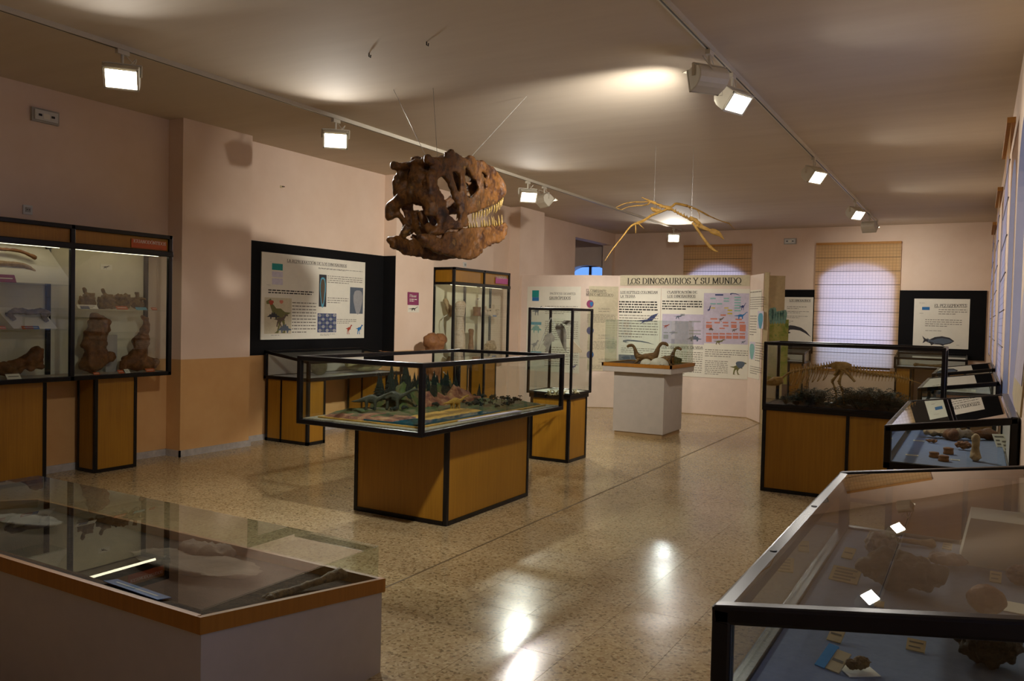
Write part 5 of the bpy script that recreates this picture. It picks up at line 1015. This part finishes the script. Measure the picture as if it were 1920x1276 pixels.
for px, z, w, h, mt, lb in ((166, 1.576, .2, .05, 'white_paper', 'white card before the first vertebra'), (160, 1.576, .09, .03, 'p_cardblue', 'blue tag before the first vertebra'), (230, 1.576, .12, .045, 'p_orange', 'orange tag before the bone block'), (266, 1.576, .12, .035, 'p_sky', 'pale blue tag before the last vertebra'), (290, 1.576, .06, .035, 'p_orange', 'orange tag at the right end of the upper shelf'),
        (183, .951, .06, .03, 'p_orange', 'orange tag before the tall limb bone'), (229, .951, .06, .045, 'p_orange', 'orange tag between the two standing bones'), (241, .951, .05, .05, 'white_paper', 'white tag between the two standing bones'), (284, .951, .1, .045, 'p_orange', 'orange tag before the slimmer standing bone')):
    card(cab(px, z, -7.25), w, h, lb+' in the left cabinet', mt, math.pi/2, .8, .003, 1 if mt != 'white_paper' else 2, dark='white_paper' if mt in ('p_orange', 'p_cardblue') else 'faint_ink')
p = Poster('silhouette_card', 'white card with a dinosaur silhouette on the right back panel of the left cabinet', (-7.588, 0, 0), (0, 1, 0), (1, 0, 0), onx(188, 501, -7.588).y, onx(210, 501, -7.588).y, onx(199, 505.5, -7.588).z, onx(199, 495.5, -7.588).z, th=.003, cat='card'); p.pic('theropod', 191, 497, 206, 504, 'ink')
solo('white_stand', MB().box(-7.52, -7.5, onx(199, 640, -7.5).y, onx(220, 640, -7.5).y, .951, 1.32), 'white_laminate', 'upright white card between the two standing bones of the left cabinet', 'card')
# left half of the cabinet
a, b = onx(-30, 470, -7.5).y, onx(113, 470, -7.5).y
solo('display_board', MB().prism([(-7.3, a, 1.795), (-7.3, b, 1.795), (-7.52, b-.1, 2.12), (-7.52, a, 2.12)], (.006, 0, 0)), 'white_paper', 'tilted white board carrying two long ribs on the top left shelf', 'board')
for pts, r, lb in (([(-20, 466), (20, 468), (45, 473), (68, 484)], .016, 'upper long curved rib on the tilted white board'), ([(-20, 492), (15, 494), (45, 498), (62, 508), (68, 520)], .024, 'lower thicker curved rib on the tilted white board')):
    m = MB(); P = [onx(x, y, -7.39+.0*i)+Vector((.0, 0, 0)) for i, (x, y) in enumerate(pts)]; m.tube(spline(P, 4), [r]*(4*len(pts)-6)+[r*1.1, r*1.4, r*1.3], 8); c = P[0].copy()
    me = organic(m, .008, .004, 30, 4, 1); solo('rib_bone', me, 'fossil_tan' if r > .02 else 'fossil_red', lb, 'fossil')
card(cab(8, 1.79, -7.27), .2, .075, 'purple name card under the ribs', 'p_purple', math.pi/2, 1.1, .003, 1, dark='white_paper')
a, b = onx(4, 600, -7.33).y, onx(104, 600, -7.33).y
solo('display_board', MB().prism([(-7.3, a+.08, 1.39), (-7.3, b, 1.39), (-7.45, b-.07, 1.575), (-7.45, a, 1.575)], (.006, 0, 0)), 'white_paper', 'tilted white board with a jaw on the middle left shelf', 'board')
m = MB(); P = [onx(x, y, -7.36) for x, y in ((12, 590), (30, 582), (55, 585), (80, 583), (92, 590))]; m.tube(spline(P, 4), .028, 8); m.tube([onx(80, 590, -7.34), onx(88, 603, -7.33)], .02, 8); m.tube([onx(20, 592, -7.34), onx(28, 600, -7.33)], .02, 8); solo('jaw_fossil', organic(m, .01, .012, 20, 7, 1), 'fossil_grey', 'grey jaw fragment on the tilted board of the middle left shelf', 'fossil')
for px, w, mt, lb in ((53, .1, 'p_orange', 'red tag under the jaw fragment'), (62, .12, 'p_cardblue', 'blue tag under the jaw fragment'), (5, .06, 'p_orange', 'red tag at the left end of the middle shelf')): card(cab(px, 1.386, -7.26), w, .035, lb, mt, math.pi/2, .9, .003, 1, dark='white_paper')
m = MB(); P = [onx(x, y, -7.4) for x, y in ((-20, 690), (20, 690), (45, 680), (65, 668), (75, 665))]; m.tube(spline(P, 4), [.06]*9+[.07]*8, 10); m.tube([onx(50, 690, -7.38), onx(78, 683, -7.38)], .03, 8); m.tube([onx(60, 665, -7.4), onx(62, 653, -7.4)], .03, 8); me = organic(m, .013, .03, 12, 9, 1); solo('jaw_fossil', me, 'fossil_brown', 'big brown jaw on the floor of the left half of the cabinet', 'fossil')
card(cab(28, .951, -7.25), .12, .06, 'white silhouette card on the floor of the left half of the cabinet', 'white_paper', math.pi/2, .8, .003, 1, dark='ink')
# sauropod cabinet
def cb2(px, z, x=-7.38): q = onx(px, 600, x); return Vector((x, q.y, z))
fossil('limb_bone', standbone(.92, .16, 61, 1.0, .0), 'fossil_pale', 'tallest pale limb bone standing in the sauropod cabinet', cb2(863, .926)); fossil('limb_bone', standbone(.45, .09, 62, 1.2, 0), 'fossil_red', 'thin orange-edged bone at the foot of the tall limb bone', cb2(884, .926)); fossil('fossil', rock((.09, .13, .12), 63), 'fossil_tan', 'big rounded bone on the floor of the sauropod cabinet', cb2(921, .926))
m = MB().tube(spline([onx(834, 560, -7.45), onx(840, 575, -7.4), onx(848, 590, -7.38)], 4), [.04]*4+[.06]*5, 8); solo('fossil', organic(m, .012, .01, 16, 5), 'fossil_tan', 'dark bone end on a wire stand at the near side of the sauropod cabinet', 'fossil')
solo('bone_stand', MB().tube(spline([onx(841, 588, -7.42), onx(830, 600, -7.42), onx(836, 640, -7.42), Vector((-7.42, onx(840, 668, -7.42).y, .925))], 4), .006, 6), 'lamp_white', 'thin curved white stand in the sauropod cabinet', 'stand')
fossil('vertebra', cyl(.075, .15, 64), 'fossil_red', 'round vertebra on the glass shelf of the sauropod cabinet', cb2(894, 1.586)); fossil('vertebra', vertebra(.13, 65), 'fossil_pale', 'pale spiny vertebra on the glass shelf, middle of three', cb2(912, 1.586), 1.3); fossil('vertebra', vertebra(.16, 66), 'fossil_pale', 'tallest pale vertebra at the right of the glass shelf', cb2(926, 1.586), 1.8)
card(cb2(928, 1.586, -7.26), .11, .03, 'blue tag on the glass shelf of the sauropod cabinet', 'p_cardblue', math.pi/2, .9, .003, 1, dark='white_paper'); card(cb2(912, .926, -7.26), .08, .09, 'white silhouette card before the rounded bone', 'white_paper', math.pi/2, 1.0, .003, 1, dark='ink')
p = Poster('silhouette_card', 'white card with a dinosaur silhouette on the back panel of the sauropod cabinet', (-7.588, 0, 0), (0, 1, 0), (1, 0, 0), onx(891, 560, -7.588).y, onx(901, 560, -7.588).y, onx(896, 563, -7.588).z, onx(896, 557, -7.588).z, th=.003, cat='card'); p.pic('sauropod', 892.5, 558, 900, 562, 'ink')
# big femur on its stand beside the cabinet
q = onx(813, 650, -7.0); fb = thing('femur', 'huge brown femur head rising behind the diorama case beside the sauropod cabinet', 'fossil', (q.x, q.y, 0))
m = MB(); z0 = .05; zt = onx(815, 623, q.x).z
m.tube(spline([(0, 0, z0+.1), (0, 0, .45), (0, .01, .8), (0, .03, zt-.14)], 4), [.17, .16, .14, .125, .115, .11, .11, .11, .115, .12, .13, .14, .15], 12); m.ell((0, .16, zt-.1), (.11, .12, .1)); m.ell((0, -.06, zt-.12), (.12, .14, .12)); m.ell((0, .1, z0+.12), (.16, .13, .14)); m.ell((0, -.1, z0+.12), (.16, .13, .14))
put('bone', organic(m, .02, .025, 7, 3, 2), 'fossil_red', fb, world=False); put('plinth', MB().box(-.28, .28, -.3, .3, 0, .06).mesh('plinth'), 'oak', fb, world=False)
for s, e in ((-1, 1), (1, 1), (1, -1)): put('stay', MB().tube(spline([(.1, s*.12, .75), (.18, s*.17, .6), (.25, s*.26, .06)], 4), .008, 6).mesh('stay'), 'lamp_white', fb, world=False)
# fossil slabs in the tower case
def slab_on(label, pts, mat, y, cat='fossil'):
    m = MB(); m.prism([ony(px, py, y) for px, py in pts], (0, .012, 0)); return solo('fossil_cast', m, mat, label, cat)
Yt = 8.2
fz = thing('plaster_stand', 'triangular clear stand holding fossil casts in the tower case', 'stand', (-4.1, Yt, 1.155))
for a, b in (((1008, 655), (1033, 595)), ((1062, 660), (1034, 596))): put('strut', MB().tube([ony(*a, Yt+.03), ony(*b, Yt+.03)], .004, 6).mesh('strut'), 'chrome', fz)
put('back_sheet', MB().prism([ony(1033, 596, Yt+.04), ony(1060, 597, Yt+.04), ony(1061, 661, Yt+.04), ony(1010, 661, Yt+.04)], (0, .003, 0)).mesh('back_sheet'), 'glass', fz)
slab_on('left dark leaf-shaped fossil cast in the tower case', [(1018, 645), (1022, 635), (1017, 640), (1022, 628), (1027, 625), (1026, 618), (1030, 626), (1034, 622), (1036, 628), (1040, 632), (1038, 640), (1034, 640), (1030, 650), (1028, 659), (1022, 660), (1024, 650)], 'fossil_grey', Yt); slab_on('large dark fossil cast leaning at the centre of the tower case', [(1041, 615), (1044, 606), (1048, 610), (1052, 606), (1057, 612), (1061, 622), (1061, 658), (1056, 652), (1050, 636), (1046, 628)], 'fossil_grey', Yt+.015); slab_on('pale mushroom-shaped fossil cast at the right of the tower case', [(1068, 640), (1070, 632), (1076, 640), (1083, 648), (1090, 656), (1090, 661), (1068, 661)], 'fossil_pale', Yt+.1); slab_on('grey cap-shaped fossil cast at the top of the tower case', [(1053, 604), (1058, 600), (1072, 601), (1075, 608), (1062, 609)], 'fossil_grey', Yt-.02)
for k, (px, w) in enumerate(((1030, .05), (1042, .06), (1055, .05), (1078, .06))):
    q = onz(px, 741-(0 if k < 3 else 3), .768); m = MB()
    for j in range(4): a = j*1.6+k; m.tube([(0, 0, .012), (w*.6*math.cos(a), w*.6*math.sin(a), .02+.03*(j % 2)), (w*1.2*math.cos(a), w*1.2*math.sin(a), .006+.05*(j % 2))], [.012, .008, .003], 6)
    fossil('small_skeleton', organic(m, .005, .003, 40, k, 1), 'rock_olive', ('leftmost', 'second', 'third', 'rightmost')[k]+' small bone cluster on the floor of the tower case', q)
# hatching babies on the pedestal
def baby(seed, L=.2):
    m = MB(); m.tube(spline([(-.22, 0, .1), (-.1, 0, .1), (0, 0, .1), (.06, 0, .15), (.09, 0, .24), (.13, 0, .3), (.19, 0, .3), (.23, 0, .27)], 3), [.012, .02, .035, .05, .06, .065, .066, .064, .055, .045, .038, .032, .028, .026, .026, .026, .026, .027, .028, .026, .022, .016], 10)
    for y in (1, -1): m.tube([(.02, y*.05, .08), (.05, y*.07, .03), (.09, y*.07, .005)], [.022, .016, .012], 8)
    return organic(m, .009, .004, 30, seed, 1)
for (px, py), rz, sc_, lb in (((1200, 676), math.pi+.2, 1.0, 'baby dinosaur looking left among the white eggs'), ((1222, 676), .25, 1.15, 'middle baby dinosaur stretching its neck to the right'), ((1254, 677), -.1, .95, 'baby dinosaur at the right corner of the glass box')):
    q = ony(px, py, 10.62); q.z = .985; fossil('baby_dinosaur', baby(px), 'baby_skin', lb, q, rz, 'figurine', 'hatching baby dinosaurs', scale=(sc_*.82,)*3)
for (px, py), r, lb in (((1212, 676), (.085, .08, .075), 'white eggshell between the left and middle babies'), ((1236, 677), (.13, .1, .1), 'largest white eggshell beside the right baby')):
    m = MB(); n_ = 16
    for i in range(8):
        for j in range(n_): ph = math.pi/2*i/7; a = 2*math.pi*j/n_; w = .12*((j*5) % 3-1) if i == 0 else 0; m.v.append((r[0]*math.cos(ph)*math.cos(a), r[1]*math.cos(ph)*math.sin(a), r[2]*max(0, math.sin(ph)+w*.0)))
    for i in range(7):
        for j in range(n_): m.f.append([i*n_+j, i*n_+(j+1) % n_, (i+1)*n_+(j+1) % n_, (i+1)*n_+j])
    q = ony(px, py, 10.52); q.z = .985; me = m.mesh('egg'); fossil('egg', me, 'egg_white', lb, q, .4, 'egg', 'eggs in the glass box')
    for q in me.polygons: q.use_smooth = True
fossil('nest_debris', rock((.12, .08, .04), 77, amp=.6), 'soil', 'dark lump of nest soil at the right of the glass box', (-3.62, 10.75, .985), 0, 'soil'); fossil('eggshell_piece', rock((.05, .02, .012), 78), 'egg_white', 'loose white shell splinter on the soil in front of the babies', (-3.64, 10.36, .985), -.6, 'shell')
# low case contents
def bed(x, y): return Vector((x, y, bedz(y)-.045))
def on_bed(name, me, mat, label, x, y, rz=0, flat=1.0):
    me.materials.append(MATS[mat]); z = min(v.co.z for v in me.vertices)*flat; q = bed(x, y); sl = math.atan2(LZB-LZF, LY1-LY0)
    return tag(put(name, me, loc=q-Vector((0, 0, z)), rot=(sl, 0, rz), scale=(1, 1, flat)), label, 'fossil')
on_bed('track_slab', rock((.5, .28, .022), 81, .035, .05), 'matrix_brown', 'broad brown slab in the low front case', -3.0, 2.42)
on_bed('fossil', rock((.16, .1, .035), 82, .02, .3), 'matrix_brown', 'pale lump at the far side of the slab in the low front case', -3.15, 2.6); on_bed('fossil', longbone(.4, .02, 83), 'fossil_dark', 'dark bone along the right end of the low front case', -2.42, 2.52, 1.5)
on_bed('fossil_slab', rock((.4, .25, .02), 84, .035, .05), 'fossil_grey', 'grey slab at the left end of the low front case', -4.3, 2.4)
card(bed(-2.82, 1.97)+Vector((0, 0, .008)), .36, .06, 'blue label strip at the near edge of the low front case', 'p_cardblue', -.05, -.14, .003, 1, dark='white_paper'); card(bed(-2.36, 2.68)+Vector((0, 0, .003)), .05, .03, 'small white tag near the right pane of the low front case', 'white_paper', .9, 0, .004)
